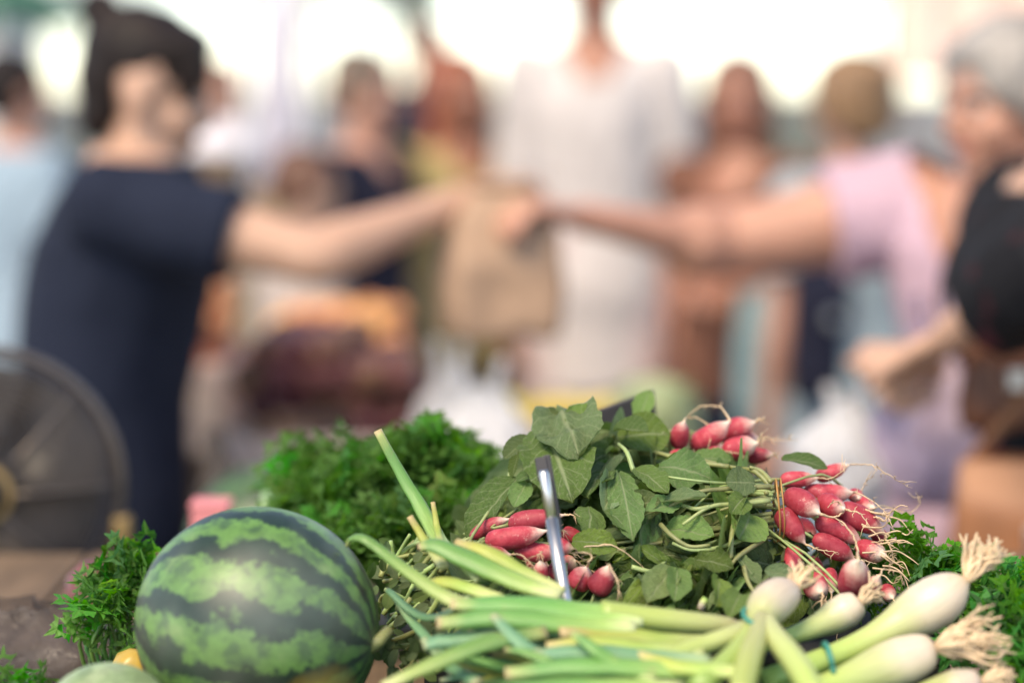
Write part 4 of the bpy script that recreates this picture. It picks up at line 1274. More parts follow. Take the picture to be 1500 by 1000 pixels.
        for k in range(4):
            off = (k - 1.5) * .0215 * q
            fl = hl_ * (.48, .56, .52, .40)[k]
            p0 = P1 - d * .012 + side * off
            c1 = d; a = curl
            p1 = p0 + c1 * fl * .42 - nrm * fl * .08 * a
            p2 = p1 + (d * math.cos(a * 1.2) - nrm * math.sin(a * 1.2)) * fl * .36
            p3 = p2 + (d * math.cos(a * 2.4) - nrm * math.sin(a * 2.4)) * fl * .26
            body.tube([p0, p1, p2, p3], [.0098 * q, .0095 * q, .0088 * q, .0072 * q], 10)
        th = T + d * hl_ * .16 - side * s * .024 * q
        t1 = th + (d * .7 - side * s * .65 - nrm * .25).normalized() * hl_ * .26
        t2 = t1 + (d * .9 - side * s * .15 - nrm * .4).normalized() * hl_ * .22
        body.tube([th - d * .008, th.lerp(t1, .5), t1, t2], [.013 * q, .0125 * q, .011 * q, .0085 * q], 10)
    for s in (1, -1):
        hp_, kn, an = leg_pts(s)
        q = H / 1.65
        body.tube(spline([hp_, hp_.lerp(kn, .5), kn], 8), [x * q * bulk for x in (.088, .085, .080, .074, .067, .061, .056, .053)], 16)
        body.tube(spline([kn, kn.lerp(an, .4), an], 8), [x * q for x in (.053, .055, .056, .052, .046, .040, .036, .036)], 16)
        body.ball(kn, .054 * q)
        body.tube([an - F * .03 - UP * .03, an + F * .06 - UP * .045, an + F * .15 - UP * .055], [.036, .034, .024], 12)
    bm = remesh(body, 'body', voxel, 3, base)
    link('body', bm, M[skin], t)
    # face
    for s in (1, -1):
        e = link('eye', hell(MB(), (.300, s * .135, .005), (.045, .055, .032)).mesh('eye', True, base), M['eye'], t)
        link('iris', hell(MB(), (.332, s * .135, .005), (.018, .026, .026)).mesh('iris', True, base), M['iris'], e)
        part('eyebrow', MB().tube([hpnt(.36, s * .05, .085), hpnt(.372, s * .13, .11), hpnt(.31, s * .215, .085)], [.003, .0042, .002], 8), M[hair if hair != 'hair_gr' else 'hair_salt'], t)
    part('mouth', hell(MB(), (.352, 0, -.262), (.035, .105, .036)), M['lips'], t)
    # hair
    hm = MB()
    if style == 'bun':
        hell(hm, (-.085, 0, .18), (.415, .35, .345), 22, 14); hell(hm, (-.22, 0, .02), (.265, .30, .30), 22, 14)
    else:
        hell(hm, (-.095, 0, .165), (.43, .372, .375), 22, 14)
        hell(hm, (-.21, 0, .0), (.30, .345, .36), 22, 14)
        for s in (1, -1): hell(hm, (.0, s * .28, .16), (.26, .10, .24))
    if style == 'bun':
        hell(hm, (.13, .0, .35), (.22, .25, .12)); hell(hm, (-.42, 0, .40), (.15, .15, .14)); hell(hm, (-.34, 0, .34), (.13, .13, .11))
        for s in (1, -1):
            hm.tube([hpnt(.16, s * .22, .34), hpnt(.27, s * .255, .16), hpnt(.25, s * .27, -.06)], [.04 * hh / .22, .024 * hh / .22, .005], 10)
        hell(hm, (-.26, 0, -.22), (.16, .24, .2))
    elif style == 'long':
        hell(hm, (-.24, 0, -.35), (.24, .34, .45)); hell(hm, (-.26, 0, -.75), (.2, .32, .42))
        for s in (1, -1):
            hell(hm, (.03, s * .31, -.10), (.20, .12, .36)); hell(hm, (-.02, s * .31, -.55), (.18, .13, .40))
    elif style == 'bob':
        hell(hm, (-.12, 0, .20), (.47, .44, .38), 22, 14); hell(hm, (-.27, 0, -.05), (.28, .40, .36))
        hell(hm, (.20, 0, .33), (.18, .28, .12))
        for s in (1, -1): hell(hm, (-.10, s * .34, .06), (.22, .12, .26))
    elif style == 'tied':
        hell(hm, (-.50, 0, .10), (.14, .14, .14)); hell(hm, (-.50, 0, -.22), (.10, .12, .28))
    rr = remesh(hm, 'hair', voxel * .9, 3, base)
    ripple(rr, lambda c: .006 * mnoise.noise(Vector((c[0] * 40, c[1] * 40, c[2] * 9))))
    link('hair', rr, M[hair], t)
    # top
    if shirt:
        sm = MB()
        sm.rings(torso_rings(hem, .838, inflate + .004, 18), 28)
        for s in (1, -1):
            S, E, T = ARMS[s]
            q = H / 1.65
            end = S.lerp(E, min(1, sleeve))
            pts = [S - (E - S) * .12, S.lerp(end, .5), end]
            rad = [(.056 * q) * af + inflate * .6, .056 * q * af + inflate, .052 * q * af + inflate * 1.5]
            if sleeve > 1:
                end2 = E.lerp(T, sleeve - 1); pts = [S, E, end2]; rad = [.056 * q * af + inflate, .045 * q + inflate, .034 * q + inflate]
            if sleeve > .05: sm.tube(spline(pts, 9), rtab(rad, 9), 16); sm.ball(S, .056 * q * af + inflate)
        me = remesh(sm, 'shirt', voxel, 4, base)
        ripple(me, lambda c: .007 * mnoise.noise(Vector((c[0] * 14, c[1] * 14, c[2] * 6 + H * 3))))      # folds
        if neck_open:
            def keep(c):
                q = c + base - spine(c.z / H)
                return not (q.dot(F) > -.02 and c.z > (.835 - neck_open) * H and abs(q.dot(Lf)) < .035 + (c.z / H - (.835 - neck_open)) * H * .55)
            cut(me, keep)
        link('shirt', me, M[shirt] if isinstance(shirt, str) else shirt, t)
    if skirt:
        k = MB()
        k.rings([(spine(z), Lf * wl * H, F * wd * H) for z, wl, wd in skirt], 30)
        me = remesh(k, 'skirt', voxel, 3, base)
        ripple(me, lambda c: .012 * math.sin(math.atan2(c[1], c[0]) * 11) * sstep((.62 * H - c[2]) / (.3 * H)))
        link('skirt', me, M[legs], t)
    else:
        k = MB()
        k.rings(torso_rings(.455, .60, .010, 8), 26)
        for s in (1, -1):
            hp_, kn, an = leg_pts(s)
            q = H / 1.65
            k.tube(spline([hp_, kn, an], 14), rtab([.098 * q * bulk, .09 * q * bulk, .075 * q, .066 * q, .062 * q, .058 * q], 14), 18)
        link('trousers', remesh(k, 'trousers', voxel * 1.2, 4, base), M[legs], t)
    for s in (1, -1):
        hp_, kn, an = leg_pts(s)
        b = an.copy(); b.z = 0
        m = MB()
        m.rings([(b - F * .045 + UP * .03, Lf * .034, UP * .03), (b + F * .01 + UP * .045, Lf * .04, UP * .045), (b + F * .09 + UP * .03, Lf * .045, UP * .03), (b + F * .17 + UP * .022, Lf * .036, UP * .022), (b + F * .195 + UP * .014, Lf * .02, UP * .012)], 18)
        part('shoe', m, M[shoes], t)
    return t, dict(F=F, L=Lf, arms=ARMS, head=HC, hpnt=hpnt, spine=spine)

C = lambda n, col, **k: M.setdefault(n, cloth_mat(n, col, **k))
C('tee_navy', (.014, .019, .036)); C('linen_white', (.60, .545, .52)); C('top_pink', (.54, .37, .44)); C('tee_black', (.013, .013, .016))
C('tee_black_print', (.013, .013, .016), patch=(.10, .022, .03))
C('shirt_sky', (.27, .36, .43)); C('shirt_navy', (.017, .018, .034)); C('shirt_yellow', (.44, .34, .15)); C('top_rust', (.17, .075, .05))
C('top_bluegrey', (.30, .36, .38)); C('shirt_stone', (.46, .38, .34)); C('jeans_dark', (.020, .028, .055)); C('jeans_mid', (.05, .09, .17)); C('jeans_light', (.22, .32, .38))
C('trousers_blush', (.56, .45, .44)); C('trousers_khaki', (.28, .22, .15)); C('canvas_teal', (.20, .31, .33)); C('cloth_coral', (.88, .66, .56)); C('cloth_white', (.80, .80, .82)); C('cloth_lilac', (.84, .81, .86)); C('cloth_green', (.10, .25, .16))

HAND_V = W(680, 292, 3.46)
vend, VI = person('vendor in a navy t-shirt with dark hair in a bun, arm held out', (-.63, 3.52), 0, 1.665, 'skin_a', 'tee_navy', 'jeans_dark', 'hair_dk', 'bun', True, 1.07, lean=.085,
                  head_yaw=5, head_pitch=-15, head_off=(-.02, 0, -.052), right=HAND_V, left=(-.62, 3.72, .86), sleeve=.60, hem=.44, voxel=.0068, pole_r=(0, -.9, -.6), curl=.9, arm_fat=1.02)
HAND_G = W(850, 318, 3.46)
grey, GI = person('grey-haired woman in a pink top reaching across the table, white earring', (.765, 3.56), -118, 1.645, 'skin_c', 'top_pink', 'trousers_khaki', 'hair_gr', 'bob', True, 1.20, lean=.03,
                  head_yaw=-36, head_pitch=-6, head_off=(-.03, 0, -.055), right=HAND_G, sleeve=.42, hem=.44, neck_open=.13, voxel=.0068, pole_r=(0, .8, -.55), curl=.8, arm_fat=1.38)
part('earring', MB().ball(GI['hpnt'](-.02, .40, -.22), .013), plain('pearl', (.85, .83, .80), .2, .03, 30), grey)
blk, BI = person('person in a black t-shirt holding plastic bags over the stall', (.705, 3.0), 180, 1.64, 'skin_a', 'tee_black_print', 'jeans_dark', 'hair_salt', 'short', False, 1.0, lean=.03,
                 head_pitch=-10, head_off=(.09, 0, 0), left=W(1392, 492, 2.74), right=W(1372, 548, 2.95), sleeve=1.62, hem=.44, voxel=.0068, curl=1.1, pole_l=(-.25, -1, .1), arm_fat=1.2, inflate=.03)
# further customers and passers-by
person('tall man in a long white linen shirt and pale blush trousers', (W(872, 300, 6.4).x, 6.4), -95, 1.93, 'skin_b', 'linen_white', 'trousers_blush', 'hair_dk', 'short', True, .90, sleeve=1.45, hem=.36, inflate=.009, neck_open=.05)
wb, WI = person('woman with long brown hair in a russet sleeveless top', (W(1085, 300, 5.9).x, 5.9), -120, 1.585, 'skin_b', 'top_rust', 'jeans_dark', 'hair_br', 'long', True, 1.0, sleeve=.2, neck_open=.06, head_yaw=20, left=W(1100, 420, 5.7), right=W(1030, 430, 5.7))
person('person with light brown hair in a blue-grey top, seen from behind', (W(1262, 300, 5.3).x - .02, 5.3), 120, 1.57, 'skin_c', 'top_bluegrey', 'jeans_light', 'hair_bl', 'bob', True, 1.05, sleeve=.6)
person('woman with copper hair in a yellow shirt behind the white linen shirt', (W(668, 300, 6.6).x, 6.6), -60, 1.60, 'skin_b', 'shirt_yellow', 'trousers_khaki', 'hair_rd', 'long', True, 1.0, sleeve=.5, neck_open=.05)
person('man with greying hair and a navy shirt looking along the stall', (W(528, 300, 6.2).x, 6.2), -25, 1.60, 'skin_c', 'shirt_navy', 'trousers_khaki', 'hair_ash', 'short', False, 1.0, sleeve=.5, head_pitch=-10, neck_open=.04)
person('person in a stone grey shirt half hidden by the navy shirt', (W(440, 300, 5.8).x, 5.8), 20, 1.36, 'skin_a', 'shirt_stone', 'jeans_mid', 'hair_br', 'short', True, 1.0, sleeve=.6, head_off=(0, 0, 0))
person('man in a light blue shirt walking behind the fan', (W(20, 300, 6.4).x, 6.4), 40, 1.60, 'skin_c', 'shirt_sky', 'trousers_khaki', 'hair_dk', 'short', False, 1.12, sleeve=.6)
person('distant man in a dark top beyond the copper-haired woman', (W(625, 300, 10.5).x, 10.5), -80, 1.80, 'skin_b', 'tee_navy', 'jeans_mid', 'hair_dk', 'short', False, 1.0, sleeve=.5, voxel=.013)
person('distant woman in a lilac dress near the hanging white cloth', (W(325, 300, 10).x, 10), -70, 1.62, 'skin_c', 'cloth_lilac', 'cloth_lilac', 'hair_br', 'long', True, 1.0, sleeve=.3, voxel=.013,
       skirt=[(.20, .16, .14), (.35, .14, .12), (.5, .115, .095), (.60, .095, .078)])

# ------------------------------------------------------------------ bags
def crumple(mb, amp, sc, seed):
    for i, p in enumerate(mb.v):
        q = Vector(p)
        mb.v[i] = tuple(q + Vector((mnoise.noise(q * sc + Vector((seed, 0, 0))), mnoise.noise(q * sc + Vector((0, seed, 7))), mnoise.noise(q * sc + Vector((3, 0, seed)))) ) * amp)
def plastic_bag(label, base, w, d, h, mat, seed, handles=True, hang=False):
    """a soft carrier bag: full belly, gathered neck, two handle loops"""
    t = thing('plastic_bag', label, 'bag', base)
    n, seg = 22, 48
    vs, fs = [], []
    B = Vector(base)
    r = random.Random(seed)
    ph = [r.uniform(0, 6.3) for _ in range(4)]
    for j in range(n):
        z = j / (n - 1)
        k = interp([(0, .55), (.06, .86), (.25, 1.0), (.5, .95), (.72, .68), (.86, .36), (1, .30)], z)
        for i in range(seg):
            a = 2 * math.pi * i / seg
            fold = 1 + (.03 + .16 * z) * math.sin(7 * a + ph[0] + z * 2) + .06 * z * math.sin(13 * a + ph[1])
            vs.append(B + Vector((math.cos(a) * w / 2 * k * fold, math.sin(a) * d / 2 * k * fold, z * h)))
    for j in range(n - 1):
        for i in range(seg):
            i2 = (i + 1) % seg
            fs.append((j * seg + i, j * seg + i2, (j + 1) * seg + i2, (j + 1) * seg + i))
    fs.append(tuple(range(seg))[::-1])
    m = MB().add(vs, fs); crumple(m, .010, 22, seed); crumple(m, .004, 70, seed + 3)
    lo = min(v[2] for v in m.v)
    m.v = [(x, y, z - min(0, lo - B.z)) for x, y, z in m.v]
    part('sack', m, mat, t)
    if handles:
        for s in (1, -1):
            p = [B + Vector((s * w * .10, -d * .08, h * .97)), B + Vector((s * w * .16, 0, h * 1.22)), B + Vector((s * w * .10, d * .08, h * .97))]
            part('handle', MB().tube(spline(p, 14), .008, 8, flat=.25), mat, t)
    return t
def at(u, v, Y, z):
    p = W(u, v, Y); p.z = z; return p
plastic_bag('knotted white carrier bag standing on the side table near three watermelons', at(705, 560, 3.35, TB), .20, .17, .20, M['bag_white'], 1)
plastic_bag('small white carrier bag with a peaked top on the side table', at(660, 560, 3.62, TB), .13, .12, .20, M['bag_white'], 2)
plastic_bag('crumpled cloudy clear bag on the stall below the fan', at(40, 960, 1.82, TA), .17, .15, .05, M['bag_clear'], 4, False)
plastic_bag('small clear bag hanging between the vendor and the melons', at(322, 690, 2.9, TB), .06, .06, .20, M['bag_clear'], 5, False)
plastic_bag('white carrier bag held under the black sleeve', W(1238, 735, 2.98), .14, .12, .12, M['bag_white'], 6)
plastic_bag('lilac translucent carrier bag hanging from the hands of the black t-shirt', W(1365, 745, 2.96), .15, .12, .22, M['bag_lilac'], 7)

def paper_bag(label, base, w, d, h, yaw, mat, seed):
    t = thing('paper_bag', label, 'bag', base)
    B = Vector(base); n = 12; seg = 10
    Rm = Matrix.Rotation(yaw, 3, 'Z')
    vs, fs = [], []
    loop = []
    for (x0, y0, x1, y1) in ((-1, -1, 1, -1), (1, -1, 1, 1), (1, 1, -1, 1), (-1, 1, -1, -1)):
        for i in range(seg): loop.append((lerp(x0, x1, i / seg), lerp(y0, y1, i / seg)))
    L = len(loop)
    for j in range(n + 1):
        z = j / n
        sq = interp([(0, 1), (.45, 1.04), (.75, .9), (.92, .55), (1, .42)], z)
        sqy = interp([(0, 1), (.45, 1.05), (.8, .7), (.95, .3), (1, .22)], z)
        for x, y in loop: vs.append(B + Rm @ Vector((x * w / 2 * sq, y * d / 2 * sqy, z * h)))
    for j in range(n):
        for i in range(L):
            i2 = (i + 1) % L
            fs.append((j * L + i, j * L + i2, (j + 1) * L + i2, (j + 1) * L + i))
    fs.append(tuple(range(L))[::-1])
    m = MB().add(vs, fs); crumple(m, .009, 26, seed)
    part('sack', m, mat, t)
    top = [B + Rm @ Vector((x * w / 2 * .46, y * d / 2 * .30, h * 1.0)) for x, y in loop] 
    part('rolled_top', MB().tube(top + [top[0]], .007, 8), mat, t)
    return t
pb = W(732, 490, 3.44)
paper_bag('brown paper bag passed from the vendor to the customer', pb, .155, .11, W(748, 268, 3.44).z - pb.z, .25, M['kraft'], 3)

def hand_bag(label, name, c, w, d, h, yaw, mat, strap_to, seed):
    """soft leather bag with flap, buckle and strap"""
    t = thing(name, label, 'bag', c)
    B = Vector(c); Rm = Matrix.Rotation(yaw, 3, 'Z')
    m = MB()
    prof = [(0, .80, .75), (.05, .95, .95), (.3, 1.02, 1.05), (.7, .95, .9), (.95, .86, .6), (1, .82, .45)]
    m.rings([(B + UP * (z * h), Rm @ Vector((w / 2 * a, 0, 0)), Rm @ Vector((0, d / 2 * b, 0))) for z, a, b in prof], 28)
    crumple(m, .006, 25, seed)
    part('body', m, mat, t)
    fl = MB()
    vs = []
    for j in range(7):
        z = 1.01 - .45 * j / 6
        for i in range(9):
            x = -1 + i / 4
            yy = -(.50 + .62 * sstep(j / 3)) * (1 - .18 * x * x)
            vs.append(B + Rm @ Vector((x * w / 2 * .86, yy * d / 2 - .004, z * h - .03 * (1 - x * x) * j / 6)))
    fl.add(vs, [(j * 9 + i, j * 9 + i + 1, j * 9 + i + 10, j * 9 + i + 9) for j in range(6) for i in range(8)])
    part('flap', fl, mat, t)
    part('buckle', MB().box((-.012, -.006, -.012), (.012, .006, .012), Matrix.Translation(B + Rm @ Vector((0, -d / 2 * 1.18 - .006, h * .60))) @ Rm.to_4x4()), M['chrome'], t, False, bevel=.002)
    s = [B + Rm @ Vector((-w * .38, 0, h * .97)), Vector(strap_to) + Rm @ Vector((-w * .12, 0, -.02)), Vector(strap_to), Vector(strap_to) + Rm @ Vector((w * .12, 0, -.02)), B + Rm @ Vector((w * .38, 0, h * .97))]
    part('strap', MB().tube(spline(s, 22), .010, 8, flat=.3), mat, t)
    return t
hand_bag('dark brown leather handbag hanging in front of the black t-shirt', 'handbag', W(1462, 628, 2.80), .10, .06, .105, .3, M['brown_bag'], W(1470, 470, 2.80), 2)
hand_bag('tan leather shoulder bag low beside the stall table', 'handbag', W(1515, 915, 2.72), .20, .10, .19, -.2, M['tan'], W(1530, 560, 2.76), 5)
hand_bag('teal grey canvas bag carried beside the brown-haired woman', 'tote_bag', W(1140, 640, 5.6), .22, .10, .34, .2, M['canvas_teal'], W(1128, 420, 5.62), 8)
hand_bag('navy canvas bag on the hip of the blue-grey top', 'tote_bag', W(1195, 585, 5.15), .14, .09, .30, .5, M['shirt_navy'], W(1215, 330, 5.12), 9)

# ------------------------------------------------------------------ fruit on the side table
M['plum'] = plain('plum_skin', (.13, .042, .036), .5, .4, 30, .1, 90, rand=.4)
M['apricot'] = plain('apricot_skin', (.70, .30, .13), .6, .25, 18, .1, 120, rand=.2)
M['lemon'] = plain('lemon_skin', (.66, .52, .08), .45, .15, 40, .3, 120, rand=.15)
M['pink_card'] = plain('pink_card', (.74, .26, .27), .6, .1, 25, .1, 60)
M['paleboard'] = plain('pale_poplar', (.70, .56, .48), .75, .2, 8, .3, 60, stretch=(1, 1, 6), rand=.12)
slat_crate('pale poplar crate full of dark plums on the side table', -.435, -.10, 3.62, 4.02, TB, .10, M['paleboard'])
slat_crate('pale poplar crate of apricots behind the dark plums', -.435, -.17, 4.08, 4.55, TB, .12, M['paleboard'], 3)
def fruit_mesh(name, rad, crease):
    m = MB().ell((0, 0, 0), (rad, 0, 0), (0, rad, 0), (0, 0, rad * .94), 18, 12)
    for i, p in enumerate(m.v):
        q = Vector(p); a = math.atan2(q.y, q.x)
        m.v[i] = tuple(q * (1 - crease * max(0, math.cos(a)) ** 12))
    return m.mesh(name)
def heap(name, label, cat, group, mesh, mat, x0, x1, y0, y1, z0, rad, layers, fn, seed):
    r = random.Random(seed); n = 0
    for L in range(layers):
        ny = int((y1 - y0) / (rad * 1.9)); nxx = int((x1 - x0) / (rad * 1.9))
        for j in range(ny):
            for i in range(nxx):
                x = x0 + rad + (i + (.5 if (j + L) % 2 else 0)) * rad * 1.9 + r.uniform(-.2, .2) * rad
                y = y0 + rad + (j + (.5 if L % 2 else 0)) * rad * 1.9 + r.uniform(-.2, .2) * rad
                z = z0 + rad + L * rad * 1.55
                if x > x1 - rad * .6 or y > y1 - rad * .6: continue
                if z - rad > z0 + fn((x - x0) / (x1 - x0), (y - y0) / (y1 - y0)): continue
                if L < layers - 3 and fn((x - x0) / (x1 - x0), (y - y0) / (y1 - y0)) + z0 > z + rad * 3.4: continue
                o = link(name, mesh, mat)
                o.location = (x, y, z + r.uniform(-.1, .1) * rad)
                o.rotation_euler = (r.uniform(-.6, .6), r.uniform(-.6, .6), r.uniform(0, 6.3))
                tag(o, label, cat, group); n += 1
    return n
pm = fruit_mesh('plum', .024, .05)
NPL = heap('plum', 'dark purple plum heaped in a pale poplar crate', 'plum', 'plums in the crate', pm, M['plum'], -.425, -.11, 3.63, 4.01, TB + .01, .024, 6,
           lambda a, b: .155 + .055 * math.exp(-((a - .35) / .3) ** 2) - .05 * max(0, a - .6), 3)
am = fruit_mesh('apricot', .027, .07)
NAP = heap('apricot', 'orange apricot heaped in the taller poplar crate', 'apricot', 'apricots in the crate', am, M['apricot'], -.425, -.18, 4.09, 4.54, TB + .01, .027, 7,
           lambda a, b: .16 + .04 * b - .05 * max(0, a - .5), 4)
table('trestle_table', 'small plank table behind the vendor carrying the peach crate', -.84, -.46, 3.92, 4.72, .90, M['wood_dk'])
slat_crate('pale poplar crate of peaches directly behind the vendor', -.82, -.475, 3.96, 4.34, .90, .15, M['paleboard'], 3)
pe = fruit_mesh('peach', .033, .07)
M['peach'] = plain('peach_skin', (.68, .25, .12), .7, .3, 14, .1, 120, rand=.2)
heap('peach', 'ripe orange peach heaped in the crate behind the vendor', 'peach', 'peaches in the crate', pe, M['peach'], -.81, -.485, 3.97, 4.33, .91, .033, 6, lambda a, b: .19 + .06 * math.exp(-((a - .6) / .35) ** 2), 6)
lm = MB().ell((0, 0, 0), (.026, 0, 0), (0, .026, 0), (0, 0, .034), 16, 12)
for i, p in enumerate(lm.v):
    q = Vector(p); k = max(0, abs(q.z) - .026) / .008
    lm.v[i] = (q.x * (1 - .3 * k), q.y * (1 - .3 * k), q.z * (1 + .12 * k))
lm = lm.mesh('lemon')
r = random.Random(11)
for i in range(22):
    x, y = -.06 + (i % 5) * .055 + r.uniform(-.008, .008), 4.12 + ((i // 5) % 3) * .06
    o = link('lemon', lm, M['lemon']); o.location = (x, y, TB + .027 + (i // 15) * .04)
    o.rotation_euler = (1.57 + r.uniform(-.3, .3), r.uniform(0, .5), r.uniform(0, 6.3))
    tag(o, 'yellow lemon on the side table behind the white bags', 'lemon', 'lemons on the side table')
# greens of the far end: pale cabbages
M['cabbage'] = leaf_mat('cabbage_leaf', (.34, .42, .19), (.55, .6, .4), .4, .5, .2, trans=.15)
def cabbage(label, c, rad, seed):
    t = thing('cabbage', label, 'cabbage', c)
    r = random.Random(seed)
    part('heart', MB().ball(Vector(c) + UP * rad, rad * .93, 24, 16), M['cabbage'], t)
    for i in range(11):
        a = i * 2.4; el = r.uniform(-.2, .9)
        d = Vector((math.cos(a) * math.cos(el), math.sin(a) * math.cos(el), math.sin(el)))
        b = Vector(c) + UP * (rad * .15) + Vector((d.x, d.y, 0)) * rad * .3
        tip = Vector(c) + UP * rad + d * rad * 1.12
        m = leaf_mesh('cabbage_leaf', seed * 20 + i, .62, -.15, -1.0, .05, 0, 6, 8, 0, .03)
        m.materials.append(M['cabbage'])
        put('leaf', m, M['cabbage'], t, frame(b, tip, d, rad * 1.3))
cabbage('pale green cabbage beyond the radish pile on the side table', at(880, 600, 3.5, TB), .075, 1)
cabbage('pale green cabbage standing at the customer end of the side table', at(960, 600, 3.9, TB), .08, 2)
# small carton
c = at(310, 740, 2.22, TA)
cb = thing('carton', 'small pink carton behind the striped watermelon', 'carton', c)
part('box', MB().box((c.x - .017, c.y - .017, TA), (c.x + .017, c.y + .017, W(310, 732, 2.22).z - .006)), M['pink_card'], cb, False, bevel=.002)
zt = W(310, 732, 2.22).z
part('lid', MB().box((c.x - .0185, c.y - .0185, zt - .006), (c.x + .0185, c.y + .0185, zt)), M['pink_card'], cb, False, bevel=.002)
# red onion
c = at(150, 940, 1.95, TA)
ro = thing('red_onion', 'red onion lying by the parsley sprigs and clear bag', 'onion', c)
prof = [(-1, .05), (-.95, .3), (-.7, .75), (-.2, 1), (.3, .9), (.7, .5), (.95, .2), (1.3, .1), (1.5, .06)]
M['red_onion'] = plain('red_onion_skin', (.17, .05, .045), .35, .3, 30, .1, 80, stretch=(3, 3, .4))
part('bulb', MB().tube([Vector(c) + Vector((z * .03, 0, .034 + z * .008)) for z, _ in prof], [.034 * k for _, k in prof], 24), M['red_onion'], ro)

# ------------------------------------------------------------------ fan on a crate
FY = 2.46
fc = W(-26, 712, FY)
FR = PX(200, FY)
FZ = fc.z - FR - .07
st = slat_crate('tall wooden crate standing on end under the fan', fc.x - .17, fc.x + .17, FY - .10, FY + .16, 0, FZ - .016, M['wood'], 6)
part('top_board', MB().box((fc.x - .168, FY - .098, FZ - .015), (fc.x + .168, FY + .158, FZ - .001)), M['wood'], st, False)
M['fan_wire'] = plain('fan_guard_wire', (.15, .125, .11), .35, .1, 40, metal=.6)
M['fan_blade'] = plain('fan_blade', (.035, .027, .024), .4, .15, 20)
M['fan_hub'] = plain('fan_hub', (.015, .014, .014), .4, .1, 20)
M['fan_ring'] = plain('fan_hub_ring', (.42, .28, .12), .35, .1, 20, metal=.5)
fan = thing('electric_fan', 'electric desk fan with round wire guard and brown blades', 'fan', (fc.x, FY, FZ))
fx = Vector((math.cos(.18), math.sin(.18), 0)); fn_ = Vector((math.sin(.18), -math.cos(.18), 0))   # faces the camera, turned a little
def circ(rad, off, wr, sides=5, n=72):
    return MB().tube([fc + (fx * math.cos(a) + UP * math.sin(a)) * rad + fn_ * off for a in [2 * math.pi * i / n for i in range(n + 1)]], wr, sides, False)
for i in range(20):
    k = .20 + .80 * i / 19
    part('guard_ring', circ(FR * k, .055 * (1 - k ** 3), .0012), M['fan_wire'], fan)
for i in range(12):
    k = .25 + .75 * i / 11
    part('guard_ring', circ(FR * k, -.055 * (1 - k ** 3) - .01, .0012, 4, 48), M['fan_wire'], fan)
part('rim', circ(FR * 1.01, -.004, .006, 10), M['fan_wire'], fan)
for i in range(8):
    a = 2 * math.pi * i / 8 + .0
    pts = [fc + (fx * math.cos(a) + UP * math.sin(a)) * FR * k + fn_ * (.057 * (1 - k ** 3)) for k in (.2, .4, .6, .8, .93, 1.0)]
    part('guard_spoke', MB().tube(pts, .0024, 6), M['fan_wire'], fan)
hubm = MB().tube([fc + fn_ * .050, fc + fn_ * .064, fc + fn_ * .068], [FR * .19, FR * .18, FR * .12], 32)
part('badge', hubm, M['fan_hub'], fan)
part('badge_ring', circ(FR * .205, .056, .005, 8), M['fan_ring'], fan)
part('hub', MB().tube([fc - fn_ * .02, fc + fn_ * .03], [FR * .20, FR * .17], 28), M['fan_hub'], fan)
for b in range(5):
    a0 = 2 * math.pi * b / 5 + .4
    vs = []
    for j in range(7):
        k = lerp(.16, .90, j / 6)
        for i in range(7):
            a = a0 + lerp(-.42, .66 + .12 * math.sin(k * 3), i / 6) * lerp(.7, 1.12, sstep(j / 4))
            vs.append(fc + (fx * math.cos(a) + UP * math.sin(a)) * FR * k + fn_ * (lerp(.020, -.022, i / 6)))
    part('blade', MB().add(vs, [(j * 7 + i, j * 7 + i + 1, j * 7 + i + 8, j * 7 + i + 7) for j in range(6) for i in range(6)]), M['fan_blade'], fan)
part('motor', MB().tube([fc - fn_ * .06, fc - fn_ * .08, fc - fn_ * .15, fc - fn_ * .165], [.05, .055, .05, .03], 24), M['fan_hub'], fan)
ft = Vector((fc.x, FY, FZ))
mz = fc - fn_ * .11
part('neck', MB().tube([ft - fn_ * .11 + UP * .02, mz - UP * .03], [.016, .014], 16), M['fan_hub'], fan)
part('foot', MB().rings([(ft - fn_ * .10 + UP * z, fx * (.10 * k), fn_ * (.075 * k)) for z, k in ((0, 1), (.012, 1), (.022, .8), (.028, .3))], 32), M['fan_hub'], fan)
for s in (1, -1):
    part('guard_clip', MB().box((-.008, -.012, -.014), (.008, .012, .014), Matrix.Translation(fc + fx * FR * 1.02 * s - UP * .05)), M['fan_ring'], fan, False, bevel=.002)

